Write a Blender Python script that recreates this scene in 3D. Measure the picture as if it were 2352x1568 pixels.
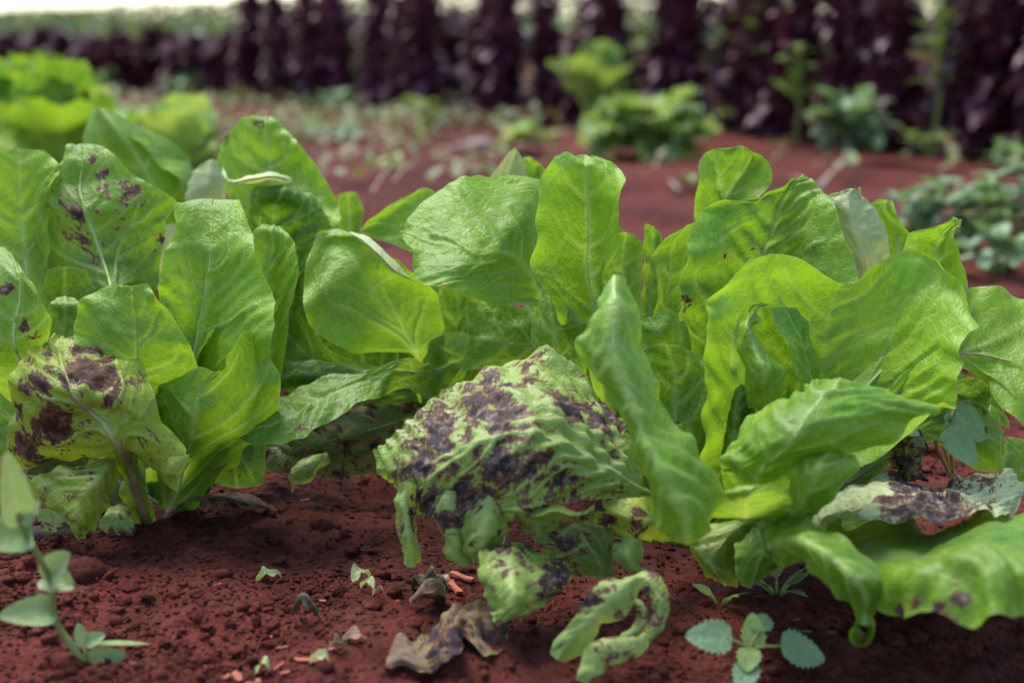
import bpy, math, random
import numpy as np
from mathutils import Vector, Matrix

for o in list(bpy.data.objects):
    bpy.data.objects.remove(o, do_unlink=True)
scene = bpy.context.scene
COL = scene.collection
rng = random.Random(7)

# ------------------------------------------------------------------ camera, world, sun, exposure
CAM_H = 0.30
PITCH = math.radians(12.66)
LENS, SENSOR = 50.0, 36.0
FPX = 2352 * LENS / SENSOR          # focal length in units of a 2352 px wide picture

cam_data = bpy.data.cameras.new('camera')
cam_data.lens = LENS
cam_data.sensor_width = SENSOR
cam_data.clip_start = 0.02
cam_data.clip_end = 3000
cam_data.dof.use_dof = True
cam_data.dof.focus_distance = 0.82
cam_data.dof.aperture_fstop = 5.0
cam_data.dof.aperture_blades = 7
cam = bpy.data.objects.new('camera', cam_data)
COL.objects.link(cam)
cam.location = (0, 0, CAM_H)
cam.rotation_euler = (math.pi / 2 - PITCH, 0, 0)
scene.camera = cam

SUN_EL, SUN_AZ = math.radians(62), math.radians(-35)   # azimuth from +Y (view direction) towards +X
world = bpy.data.worlds.new('World')
scene.world = world
world.use_nodes = True
wn = world.node_tree
wn.nodes.clear()
sky = wn.nodes.new('ShaderNodeTexSky')
sky.sky_type = 'NISHITA'
sky.sun_disc = False
sky.sun_elevation = SUN_EL
sky.sun_rotation = SUN_AZ
sky.air_density = 1.0
sky.dust_density = 0.7
sky.ozone_density = 2.0
bg = wn.nodes.new('ShaderNodeBackground')
bg.inputs['Strength'].default_value = 0.13
wo = wn.nodes.new('ShaderNodeOutputWorld')
wn.links.new(sky.outputs[0], bg.inputs[0])
wn.links.new(bg.outputs[0], wo.inputs[0])

sun_data = bpy.data.lights.new('sun', 'SUN')
sun_data.energy = 2.2
sun_data.angle = math.radians(32)
sun_data.color = (1.0, 0.95, 0.88)
sun = bpy.data.objects.new('sun', sun_data)
COL.objects.link(sun)
sdir = Vector((math.sin(SUN_AZ) * math.cos(SUN_EL), math.cos(SUN_AZ) * math.cos(SUN_EL), math.sin(SUN_EL)))
sun.rotation_euler = (-sdir).to_track_quat('-Z', 'Y').to_euler()
sun.location = (0, 0, 5)

vs = scene.view_settings
vs.view_transform = 'Standard'
vs.look = 'None'
vs.gamma = 1.0
vs.exposure = 1.5
scene.cycles.use_denoising = True
scene.cycles.max_bounces = 6
scene.cycles.transmission_bounces = 4
scene.cycles.diffuse_bounces = 4
scene.cycles.sample_clamp_indirect = 6.0

# ------------------------------------------------------------------ geometry of the viewpoint (to read sizes off the photograph)
CF = np.array([0, math.cos(PITCH), -math.sin(PITCH)])
CU = np.array([0, math.sin(PITCH), math.cos(PITCH)])
CR = np.array([1.0, 0, 0])
CP = np.array([0, 0, CAM_H])

def place(px, py, z):
    """a point seen at picture position px,py that stands z metres away along the view axis"""
    px, py, z = np.asarray(px, float), np.asarray(py, float), np.asarray(z, float)
    xn, yn = (px - 1176) / FPX, (py - 784) / FPX
    return CP + z[..., None] * (CF + xn[..., None] * CR - yn[..., None] * CU)

def ground_at(px, py):
    yn = (py - 784) / FPX
    z = CAM_H / (math.sin(PITCH) + yn * math.cos(PITCH))
    p = place(px, py, z)
    return Vector((p[0], p[1], 0.0))

FR = {'D': (0, 0, 1.0)}
for k, (x, y) in dict(C1=(0, 400), C2=(0, 1200), C3=(1100, 500), C4=(1400, 1300), C5=(2300, 500), C6=(2696, 1000),
                      C7=(2696, 1798), C8=(0, 1798), C9=(1300, 1798)).items():
    FR[k] = (x * 2352 / 4096, y * 2352 / 4096, 1400 / 4096)
FR['CA'] = (3300 * 2352 / 4096, 600 * 2352 / 4096, 796 / 4096)

# ------------------------------------------------------------------ noise
def _h(ix, iy, seed):
    ix = ix.astype(np.int64) & 0xffffffff
    iy = iy.astype(np.int64) & 0xffffffff
    n = (ix * 374761393 + iy * 668265263 + seed * 974711) & 0xffffffff
    n = ((n ^ (n >> 13)) * 1274126177) & 0xffffffff
    n = n ^ (n >> 16)
    return (n & 0xffffff) / float(0x1000000)

def vnoise(x, y, seed=0):
    x, y = np.asarray(x, float), np.asarray(y, float)
    x0, y0 = np.floor(x), np.floor(y)
    fx, fy = x - x0, y - y0
    fx, fy = fx * fx * fx * (fx * (fx * 6 - 15) + 10), fy * fy * fy * (fy * (fy * 6 - 15) + 10)
    a, b = _h(x0, y0, seed), _h(x0 + 1, y0, seed)
    c, d = _h(x0, y0 + 1, seed), _h(x0 + 1, y0 + 1, seed)
    return (a + (b - a) * fx) * (1 - fy) + (c + (d - c) * fx) * fy - 0.5

def fbm(x, y, seed=0, octv=4, gain=0.5):
    s, a, f = 0, 1.0, 1.0
    for i in range(octv):
        s = s + a * vnoise(x * f + 17.3 * i, y * f - 9.1 * i, seed + i)
        a *= gain; f *= 2.03
    return s

def worley(x, y, seed=0):
    x0, y0 = np.floor(x), np.floor(y)
    f1 = np.full(np.shape(x), 9.0)
    f2 = np.full(np.shape(x), 9.0)
    for dx in (-1, 0, 1):
        for dy in (-1, 0, 1):
            cx, cy = x0 + dx, y0 + dy
            d = np.hypot(cx + _h(cx, cy, seed) - x, cy + _h(cx, cy, seed + 77) - y)
            f2 = np.minimum(f2, np.maximum(f1, d))
            f1 = np.minimum(f1, d)
    return f1, f2

def sstep(a, b, x):
    t = np.clip((x - a) / (b - a), 0, 1)
    return t * t * (3 - 2 * t)

# ------------------------------------------------------------------ object helpers
def tag(o, label=None, cat=None, group=None, kind=None):
    if label: o['label'] = label
    if cat: o['category'] = cat
    if group: o['group'] = group
    if kind: o['kind'] = kind
    return o

def empty(name, loc=(0, 0, 0), rz=0.0):
    o = bpy.data.objects.new(name, None)
    o.empty_display_size = 0.05
    o.location = loc
    o.rotation_euler = (0, 0, rz)
    COL.objects.link(o)
    return o

def link(name, me, parent=None, loc=None):
    o = bpy.data.objects.new(name, me)
    COL.objects.link(o)
    if parent is not None:
        o.parent = parent
    if loc is not None:
        o.location = loc
    return o

def mesh_arrays(name, verts, quads, mat, attrs=None, uv=None, smooth=True):
    """verts (n,3), quads (m,k) -> mesh with float point attributes and an optional per-vertex uv"""
    verts = np.asarray(verts, np.float32)
    quads = np.asarray(quads, np.int32)
    me = bpy.data.meshes.new(name)
    k = quads.shape[1]
    me.vertices.add(len(verts)); me.vertices.foreach_set('co', verts.ravel())
    me.loops.add(quads.size); me.loops.foreach_set('vertex_index', quads.ravel())
    me.polygons.add(len(quads))
    me.polygons.foreach_set('loop_start', np.arange(0, quads.size, k, dtype=np.int32))
    if smooth:
        me.polygons.foreach_set('use_smooth', np.ones(len(quads), dtype=bool))
    if uv is not None:
        lay = me.uv_layers.new(name='UVMap')
        lay.data.foreach_set('uv', np.asarray(uv, np.float32)[quads.ravel()].ravel())
    for an, av in (attrs or {}).items():
        at = me.attributes.new(an, 'FLOAT', 'POINT')
        at.data.foreach_set('value', np.asarray(av, np.float32).ravel())
    me.update()
    me.validate()
    me.materials.append(mat)
    return me

def grid_quads(nv, nu):
    a = np.arange(nv * nu).reshape(nv, nu)
    return np.stack([a[:-1, :-1], a[:-1, 1:], a[1:, 1:], a[1:, :-1]], -1).reshape(-1, 4)

def tube_arrays(pts, rads, sides=8):
    pts = np.asarray(pts, float); n = len(pts)
    rads = np.broadcast_to(np.asarray(rads, float), (n,))
    t = np.gradient(pts, axis=0)
    t /= np.linalg.norm(t, axis=1, keepdims=True) + 1e-12
    ref = np.array([0.3, 0.2, 0.93]) if abs(t[:, 2]).mean() < 0.8 else np.array([1.0, 0.1, 0])
    a = np.cross(t, ref); a /= np.linalg.norm(a, axis=1, keepdims=True) + 1e-12
    b = np.cross(t, a)
    ang = np.linspace(0, 2 * np.pi, sides, endpoint=False)
    v = pts[:, None] + rads[:, None, None] * (np.cos(ang)[None, :, None] * a[:, None] + np.sin(ang)[None, :, None] * b[:, None])
    v = v.reshape(-1, 3)
    q = []
    for i in range(n - 1):
        for j in range(sides):
            k = (j + 1) % sides
            q.append((i * sides + j, i * sides + k, (i + 1) * sides + k, (i + 1) * sides + j))
    # close the ends with a tiny collapsed ring
    c0, c1 = len(v), len(v) + 1
    v = np.vstack([v, pts[0], pts[-1]])
    for j in range(sides):
        k = (j + 1) % sides
        q.append((c0, k, j, c0)); q.append((c1, (n - 1) * sides + j, (n - 1) * sides + k, c1))
    return v, q

def tube_mesh(name, pts, rads, mat, sides=8):
    v, q = tube_arrays(pts, rads, sides)
    me = bpy.data.meshes.new(name)
    fs = [tuple(dict.fromkeys(f)) for f in q]
    me.from_pydata([tuple(p) for p in v], [], fs)
    me.polygons.foreach_set('use_smooth', np.ones(len(fs), dtype=bool))
    me.materials.append(mat)
    return me

# ------------------------------------------------------------------ materials
def nodes_of(name):
    m = bpy.data.materials.new(name)
    m.use_nodes = True
    nt = m.node_tree
    nt.nodes.clear()
    return m, nt

class NT:
    def __init__(s, nt): s.nt = nt
    def n(s, t, **kw):
        nd = s.nt.nodes.new(t)
        for k, v in kw.items():
            if k in nd.inputs: nd.inputs[k].default_value = v
            else: setattr(nd, k, v)
        return nd
    def l(s, a, b): s.nt.links.new(a, b)
    def math(s, op, a, b=None, c=None, clamp=False):
        nd = s.nt.nodes.new('ShaderNodeMath'); nd.operation = op; nd.use_clamp = clamp
        for i, x in enumerate((a, b, c)):
            if x is None: continue
            if isinstance(x, (int, float)): nd.inputs[i].default_value = x
            else: s.l(x, nd.inputs[i])
        return nd.outputs[0]
    def mix(s, f, a, b, blend='MIX'):
        nd = s.nt.nodes.new('ShaderNodeMix'); nd.data_type = 'RGBA'; nd.blend_type = blend
        for sock, x in ((nd.inputs[0], f), (nd.inputs[6], a), (nd.inputs[7], b)):
            if isinstance(x, (int, float)): sock.default_value = x
            elif isinstance(x, tuple): sock.default_value = x if len(x) == 4 else (*x, 1)
            else: s.l(x, sock)
        return nd.outputs[2]
    def attr(s, name):
        nd = s.nt.nodes.new('ShaderNodeAttribute'); nd.attribute_name = name
        return nd.outputs['Fac']
    def noise(s, vec, scale, detail=4, rough=0.55, dist=0.0):
        nd = s.nt.nodes.new('ShaderNodeTexNoise')
        nd.inputs['Scale'].default_value = scale; nd.inputs['Detail'].default_value = detail
        nd.inputs['Roughness'].default_value = rough; nd.inputs['Distortion'].default_value = dist
        if vec is not None: s.l(vec, nd.inputs['Vector'])
        return nd.outputs['Fac']
    def ramp(s, f, a, b):
        nd = s.nt.nodes.new('ShaderNodeMapRange'); nd.interpolation_type = 'SMOOTHSTEP'
        nd.inputs['From Min'].default_value = a; nd.inputs['From Max'].default_value = b
        s.l(f, nd.inputs['Value'])
        return nd.outputs[0]

def leaf_material(name, dark, light, vein, trans_gain=1.0, rough=0.46, trans=0.42, spec=0.36, les_dark=(0.022, 0.013, 0.012), les_tan=(0.23, 0.165, 0.14), les_mix=(0.47, 0.68), les_rim=(0.115, 0.048, 0.026)):
    m, nt = nodes_of(name)
    g = NT(nt)
    tc = g.n('ShaderNodeTexCoord')
    uv = tc.outputs['UV']
    tone, vn, le, rim = g.attr('tone'), g.attr('vein'), g.attr('les'), g.attr('rim')
    n1 = g.noise(uv, 3.5, 3)
    n2 = g.noise(uv, 26.0, 2)
    vor = g.n('ShaderNodeTexVoronoi', feature='DISTANCE_TO_EDGE', Scale=24.0)
    wv = g.n('ShaderNodeMix'); wv.data_type = 'VECTOR'
    nz = g.n('ShaderNodeTexNoise', Scale=9.0, Detail=2.0)
    g.l(uv, nz.inputs['Vector'])
    g.l(uv, wv.inputs[4]); g.l(nz.outputs['Color'], wv.inputs[5]); wv.inputs[0].default_value = 0.06
    g.l(wv.outputs[1], vor.inputs['Vector'])
    cell = g.ramp(vor.outputs['Distance'], 0.0, 0.16)           # 0 on fine veins, 1 inside the cells
    t = g.math('ADD', tone, g.math('MULTIPLY', g.math('SUBTRACT', n1, 0.5), 0.75))
    t = g.math('ADD', t, g.math('MULTIPLY', g.math('SUBTRACT', n2, 0.5), 0.35))
    t = g.math('ADD', t, g.math('MULTIPLY', g.math('SUBTRACT', 0.6, cell), 0.16), clamp=True)
    col = g.mix(t, dark, light)
    col = g.mix(g.math('MULTIPLY', vn, 0.52, clamp=True), col, vein)
    col = g.mix(g.math('MULTIPLY', rim, 0.45, clamp=True), col, (0.36, 0.42, 0.13))  # pale margin: the highlight along the leaf edge, put into the colour
    # lesions: irregular dead patches that stop at the veins
    ln = g.noise(uv, 9.5, 4, 0.62, 0.35)
    lf = g.noise(uv, 46.0, 3, 0.65)
    lv = g.math('ADD', le, g.math('MULTIPLY', g.math('SUBTRACT', ln, 0.5), 2.7))
    lv = g.math('ADD', lv, g.math('MULTIPLY', g.math('SUBTRACT', lf, 0.5), 1.25))
    lv = g.math('SUBTRACT', lv, g.math('MULTIPLY', vn, 0.60))
    on = g.ramp(le, 0.02, 0.10)
    lm = g.math('MULTIPLY', g.ramp(lv, 0.55, 0.68), on)
    halo = g.math('MULTIPLY', g.ramp(lv, 0.36, 0.62), on)
    lt = g.noise(uv, 15.0, 3, 0.65)
    lcol = g.mix(g.ramp(lt, *les_mix), les_dark, les_tan)
    lcol = g.mix(g.ramp(lv, 0.66, 1.05), les_rim, lcol)
    col = g.mix(g.math('MULTIPLY', halo, 0.55), col, (0.26, 0.23, 0.05))
    col = g.mix(lm, col, lcol)
    # bump
    bsum = g.math('ADD', g.math('MULTIPLY', cell, 0.5), g.math('MULTIPLY', n2, 0.9))
    bsum = g.math('ADD', bsum, g.math('MULTIPLY', g.math('MULTIPLY', lt, g.math('MINIMUM', le, 1.0)), 1.8))
    bmp = g.n('ShaderNodeBump', Strength=0.22, Distance=0.0020)
    g.l(bsum, bmp.inputs['Height'])
    pb = g.n('ShaderNodeBsdfPrincipled')
    pb.inputs['Specular IOR Level'].default_value = spec
    g.l(col, pb.inputs['Base Color'])
    rr = g.math('ADD', g.math('MULTIPLY', lm, 0.35), g.math('ADD', rough, g.math('MULTIPLY', g.math('SUBTRACT', n2, 0.5), 0.12)))
    g.l(rr, pb.inputs['Roughness'])
    g.l(bmp.outputs[0], pb.inputs['Normal'])
    tb = g.n('ShaderNodeBsdfTranslucent')
    tcol = g.mix(1.0, col, (1.25 * trans_gain, 1.12 * trans_gain, 0.62 * trans_gain), 'MULTIPLY')
    g.l(tcol, tb.inputs['Color'])
    g.l(bmp.outputs[0], tb.inputs['Normal'])
    ms = g.n('ShaderNodeMixShader')
    tf = g.math('MULTIPLY', g.math('SUBTRACT', 1.0, g.math('MULTIPLY', lm, 0.75)), trans)
    g.l(tf, ms.inputs[0]); g.l(pb.outputs[0], ms.inputs[1]); g.l(tb.outputs[0], ms.inputs[2])
    out = g.n('ShaderNodeOutputMaterial')
    g.l(ms.outputs[0], out.inputs[0])
    return m

M = {}
M['lettuce'] = leaf_material('lettuce_leaf', (0.040, 0.125, 0.014), (0.255, 0.455, 0.026), (0.48, 0.60, 0.20))
M['lettuce_sick'] = leaf_material('lettuce_leaf_diseased', (0.085, 0.165, 0.028), (0.29, 0.41, 0.066), (0.42, 0.50, 0.17), trans=0.28)
M['lettuce_spot'] = leaf_material('lettuce_leaf_spotted', (0.095, 0.170, 0.016), (0.34, 0.44, 0.028), (0.42, 0.46, 0.16), trans=0.36,
                                  les_dark=(0.034, 0.012, 0.006), les_tan=(0.15, 0.065, 0.022))
M['lettuce_rot'] = leaf_material('lettuce_leaf_rotten', (0.050, 0.085, 0.018), (0.13, 0.19, 0.03), (0.15, 0.20, 0.05), trans=0.15, rough=0.6, les_dark=(0.016, 0.013, 0.012), les_tan=(0.05, 0.04, 0.034))
M['lettuce_far'] = leaf_material('lettuce_leaf_old', (0.075, 0.160, 0.028), (0.32, 0.46, 0.11), (0.40, 0.50, 0.20))
M['lettuce_pale'] = leaf_material('lettuce_leaf_withered', (0.25, 0.31, 0.12), (0.47, 0.53, 0.25), (0.58, 0.62, 0.36), trans=0.30, rough=0.55)
M['dead'] = leaf_material('dead_leaf', (0.022, 0.018, 0.016), (0.060, 0.045, 0.036), (0.06, 0.06, 0.035), trans=0.06, rough=0.75, spec=0.2)
M['dry'] = leaf_material('dry_brown_leaf', (0.070, 0.042, 0.030), (0.31, 0.20, 0.125), (0.25, 0.17, 0.11), trans=0.12, rough=0.8, spec=0.15,
                         les_dark=(0.030, 0.022, 0.028), les_tan=(0.09, 0.07, 0.075))
M['weed'] = leaf_material('weed_leaf', (0.090, 0.190, 0.075), (0.25, 0.38, 0.18), (0.28, 0.40, 0.20), trans=0.28, rough=0.5)
M['weed_pale'] = leaf_material('weed_leaf_pale', (0.17, 0.27, 0.08), (0.34, 0.45, 0.20), (0.34, 0.42, 0.20), trans=0.30, rough=0.5)
M['weed_lime'] = leaf_material('weed_leaf_lime', (0.15, 0.24, 0.05), (0.33, 0.42, 0.10), (0.32, 0.40, 0.14), trans=0.28, rough=0.5)
M['purple'] = leaf_material('purple_leaf', (0.036, 0.010, 0.020), (0.175, 0.040, 0.074), (0.05, 0.016, 0.024), trans=0.10, rough=0.36, spec=0.45)

def plain(name, col, rough=0.6, col2=None, scale=30, bump=0.0, spec=0.3, sss=0.0):
    m, nt = nodes_of(name); g = NT(nt)
    tc = g.n('ShaderNodeTexCoord')
    nz = g.noise(tc.outputs['Object'], scale, 5, 0.6)
    c = g.mix(g.ramp(nz, 0.35, 0.65), col, col2 or tuple(x * 0.6 for x in col))
    pb = g.n('ShaderNodeBsdfPrincipled'); pb.inputs['Roughness'].default_value = rough
    pb.inputs['Specular IOR Level'].default_value = spec
    g.l(c, pb.inputs['Base Color'])
    if bump:
        b = g.n('ShaderNodeBump', Strength=0.8, Distance=bump)
        g.l(nz, b.inputs['Height']); g.l(b.outputs[0], pb.inputs['Normal'])
    out = g.n('ShaderNodeOutputMaterial'); g.l(pb.outputs[0], out.inputs[0])
    return m

def rib_material(name, a, b):
    m, nt = nodes_of(name); g = NT(nt)
    tc = g.n('ShaderNodeTexCoord')
    c = g.mix(g.ramp(g.noise(tc.outputs['Object'], 55, 4), 0.35, 0.65), a, b)
    pb = g.n('ShaderNodeBsdfPrincipled'); pb.inputs['Roughness'].default_value = 0.45
    pb.inputs['Specular IOR Level'].default_value = 0.4
    tb = g.n('ShaderNodeBsdfTranslucent'); ms = g.n('ShaderNodeMixShader'); ms.inputs[0].default_value = 0.22
    g.l(c, pb.inputs['Base Color']); g.l(c, tb.inputs['Color'])
    g.l(pb.outputs[0], ms.inputs[1]); g.l(tb.outputs[0], ms.inputs[2])
    out = g.n('ShaderNodeOutputMaterial'); g.l(ms.outputs[0], out.inputs[0])
    return m
M['rib'] = rib_material('leaf_rib', (0.58, 0.70, 0.30), (0.46, 0.60, 0.20))
M['rib_brown'] = rib_material('leaf_rib_brown', (0.44, 0.44, 0.18), (0.26, 0.16, 0.08))
M['rib_pale'] = rib_material('leaf_rib_pale', (0.66, 0.74, 0.46), (0.52, 0.60, 0.32))
M['stem_green'] = plain('green_stem', (0.19, 0.27, 0.06), 0.45, (0.20, 0.17, 0.05), 40)
M['stem_pale'] = plain('pale_dry_stem', (0.34, 0.27, 0.18), 0.7, (0.25, 0.19, 0.12), 40)
M['stem_purple'] = plain('purple_stem', (0.045, 0.016, 0.022), 0.6, (0.025, 0.01, 0.014), 30)
M['chip'] = plain('wood_chip', (0.34, 0.10, 0.055), 0.8, (0.24, 0.065, 0.035), 160, 0.0008)
M['twig'] = plain('dry_twig', (0.28, 0.14, 0.075), 0.8, (0.16, 0.075, 0.04), 120, 0.0008)

def soil_material():
    m, nt = nodes_of('red_soil'); g = NT(nt)
    tc = g.n('ShaderNodeTexCoord'); P = tc.outputs['Object']
    a = g.noise(P, 4.0, 4); b = g.noise(P, 45.0, 6, 0.65); c = g.noise(P, 350.0, 5, 0.7)
    f = g.math('ADD', g.math('MULTIPLY', a, 0.45), g.math('ADD', g.math('MULTIPLY', b, 0.40), g.math('MULTIPLY', c, 0.25)))
    col = g.mix(g.ramp(f, 0.42, 0.68), (0.046, 0.0088, 0.0056), (0.150, 0.0345, 0.0215))
    sp = g.ramp(g.noise(P, 520.0, 2, 0.5), 0.68, 0.76)
    col = g.mix(g.math('MULTIPLY', sp, 0.4), col, (0.20, 0.065, 0.042))
    # granular relief: crumbs of two sizes, patchy
    def grains(scale, seed):
        v = g.n('ShaderNodeTexVoronoi', Scale=scale, Randomness=1.0)
        mp = g.n('ShaderNodeMapping'); mp.inputs['Location'].default_value = (seed, seed * 2, 0)
        g.l(P, mp.inputs['Vector']); g.l(mp.outputs[0], v.inputs['Vector'])
        return g.math('SUBTRACT', 0.7, v.outputs['Distance'], clamp=True)
    patch = g.ramp(g.noise(P, 9.0, 3), 0.42, 0.60)
    gr = g.math('ADD', g.math('MULTIPLY', grains(170.0, 3), 1.0), g.math('MULTIPLY', grains(380.0, 5), 0.5))
    gr = g.math('MULTIPLY', gr, g.math('ADD', g.math('MULTIPLY', patch, 0.85), 0.15))
    bh = g.math('ADD', g.math('ADD', g.math('MULTIPLY', b, 1.1), g.math('MULTIPLY', c, 0.7)), g.math('MULTIPLY', gr, 1.5))
    bmp = g.n('ShaderNodeBump', Strength=1.0, Distance=0.0040)
    g.l(bh, bmp.inputs['Height'])
    pb = g.n('ShaderNodeBsdfPrincipled'); pb.inputs['Roughness'].default_value = 0.93
    pb.inputs['Specular IOR Level'].default_value = 0.15
    g.l(col, pb.inputs['Base Color']); g.l(bmp.outputs[0], pb.inputs['Normal'])
    out = g.n('ShaderNodeOutputMaterial'); g.l(pb.outputs[0], out.inputs[0])
    return m
M['soil'] = soil_material()

# ------------------------------------------------------------------ ground: one sheet to the horizon, fine near by
def soil_height(x, y):
    h = 0.016 * fbm(x * 5.0 + 3.1, y * 5.0, 3, 3)
    h = h + 0.010 * fbm(x * 17.0, y * 17.0, 9, 4)
    w1, w2 = worley(x * 62 + 3 * vnoise(x * 40, y * 40, 5), y * 62, 11)
    dens = sstep(-0.12, 0.22, fbm(x * 7, y * 7, 21, 3))
    h = h + dens * 0.0055 * np.clip(0.62 - w1, 0, 1) * _h(np.floor(x * 31), np.floor(y * 31), 4)
    w1, w2 = worley(x * 150, y * 150, 13)
    h = h + (0.35 + 0.65 * dens) * 0.0030 * np.clip(0.6 - w1, 0, 1)
    # shallow cracks in the smooth crust
    w1, w2 = worley(x * 26 + 0.8 * fbm(x * 60, y * 60, 8, 2), y * 26 + 0.8 * fbm(x * 60 + 9, y * 60, 6, 2), 19)
    h = h - (1 - dens) * 0.0022 * (1 - sstep(0.0, 0.10, w2 - w1))
    return h

def surf_h(x, y):
    return float(soil_height(np.array([x]), np.array([y]))[0])

def build_ground():
    fine = np.arange(0.50, 1.30, 0.0030)
    r = [0.02, 0.15, 0.30, 0.40, 0.45]
    r += list(fine)
    d = 0.0031
    while r[-1] < 1500:
        d *= 1.028
        r.append(r[-1] + d)
    r = np.array(r)
    a = np.concatenate([np.linspace(-180, -32, 40, endpoint=False), np.linspace(-32, 32, 300), np.linspace(32, 180, 40)[1:]])
    a = np.radians(a)
    R, A = np.meshgrid(r, a, indexing='ij')
    X, Y = R * np.sin(A), R * np.cos(A)
    fade = 1.0 / (1 + (R / 6.0) ** 2)
    Z = soil_height(X, Y) * np.where(R < 3, 1, fade)
    # broad bed shapes farther out
    Z = Z + 0.02 * np.clip((R - 1.2) / 1.5, 0, 1) * fbm(X * 1.7, Y * 2.4, 31, 3)
    v = np.stack([X, Y, Z], -1).reshape(-1, 3)
    me = mesh_arrays('ground', v, grid_quads(len(r), len(a))[:, ::-1], M['soil'])
    o = link('ground', me)
    tag(o, 'dark red bare farm soil with crumbs and clods', None, None, 'structure')
    return o
GROUND = build_ground()

def ico_arrays():
    import bmesh
    bm = bmesh.new(); bmesh.ops.create_icosphere(bm, subdivisions=1, radius=1.0)
    bm.verts.ensure_lookup_table()
    v = np.array([q.co[:] for q in bm.verts]); f = np.array([[w.index for w in q.verts] for q in bm.faces])
    bm.free()
    bm = bmesh.new(); bmesh.ops.create_icosphere(bm, subdivisions=3, radius=1.0)
    v2 = np.array([q.co[:] for q in bm.verts]); f2 = np.array([[w.index for w in q.verts] for q in bm.faces])
    bm.free()
    return v, f, v2, f2
ICO_V, ICO_F, ICO3_V, ICO3_F = ico_arrays()

def build_crumbs():
    r = np.random.default_rng(5)
    n = 60000
    y = 0.56 + 0.85 * r.random(n) ** 1.5
    x = (r.random(n) * 2 - 1) * y * 0.42
    dn = fbm(x * 7, y * 7, 21, 3) + 0.6 * fbm(x * 30, y * 30, 61, 2)
    keep = r.random(n) < 0.15 + 1.5 * np.clip(dn + 0.02, 0, 1)
    x, y = x[keep][:28000], y[keep][:28000]
    n = len(x)
    s = 0.0005 + 0.0010 * r.random(n) + 0.0042 * r.random(n) ** 20
    h = soil_height(x, y)
    k = len(ICO_V)
    v = ICO_V[None] * (1 + 0.95 * (r.random((n, k, 1)) - 0.5)) * (s[:, None, None] * np.array([1, 1, 0.75]) * (0.65 + 0.7 * r.random((n, 1, 3))))
    an = r.random(n) * 6.283
    c, t = np.cos(an)[:, None], np.sin(an)[:, None]
    vx, vy = v[..., 0] * c - v[..., 1] * t, v[..., 0] * t + v[..., 1] * c
    V = np.stack([vx + x[:, None], vy + y[:, None], v[..., 2] + (h + s * 0.22)[:, None]], -1).reshape(-1, 3)
    F = (ICO_F[None] + (np.arange(n) * k)[:, None, None]).reshape(-1, 3)
    me = mesh_arrays('soil_crumbs', V, F, M['soil'], smooth=False)
    tag(link('soil_crumbs', me), 'loose red soil crumbs strewn over the ground', None, None, 'stuff')
build_crumbs()

def clod(px, py, size, label, seed, flat=0.6, group=None):
    p = ground_at(px, py)
    r = np.random.default_rng(seed)
    v = ICO3_V.copy()
    d = 0.30 * fbm(v[:, 0] * 1.7 + seed, v[:, 1] * 1.7 + v[:, 2] * 2.1, seed, 4) + 0.10 * fbm(v[:, 0] * 7 + seed, v[:, 1] * 7 + v[:, 2] * 5, seed + 3, 3)
    v = v * (1 + d[:, None]) * np.array([1, 0.85, flat]) * size
    me = mesh_arrays('soil_clod', v, ICO3_F, M['soil'])
    o = link('soil_clod', me, None, (p.x, p.y, surf_h(p.x, p.y) + size * flat * 0.25))
    o.rotation_euler = (0, 0, r.random() * 6)
    tag(o, label, 'clod', group)

# ------------------------------------------------------------------ leaves
def hermite(t, P, q):
    """P (n,...) at knots t, evaluated at q: smooth, passes through every point"""
    n = len(t)
    dt = np.diff(t)
    sh = (-1,) + (1,) * (P.ndim - 1)
    d = np.diff(P, axis=0) / dt.reshape(sh)
    T = np.empty_like(P)
    T[0], T[-1] = d[0], d[-1]
    if n > 2:
        w = (dt[:-1] / (dt[:-1] + dt[1:])).reshape(sh)
        T[1:-1] = d[:-1] * (1 - w) + d[1:] * w
    i = np.clip(np.searchsorted(t, q, side='right') - 1, 0, n - 2)
    h = dt[i].reshape(sh); s = ((q - t[i]) / dt[i]).reshape(sh)
    return ((2 * s ** 3 - 3 * s ** 2 + 1) * P[i] + (s ** 3 - 2 * s ** 2 + s) * h * T[i]
            + (-2 * s ** 3 + 3 * s ** 2) * P[i + 1] + (s ** 3 - s ** 2) * h * T[i + 1])

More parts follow.
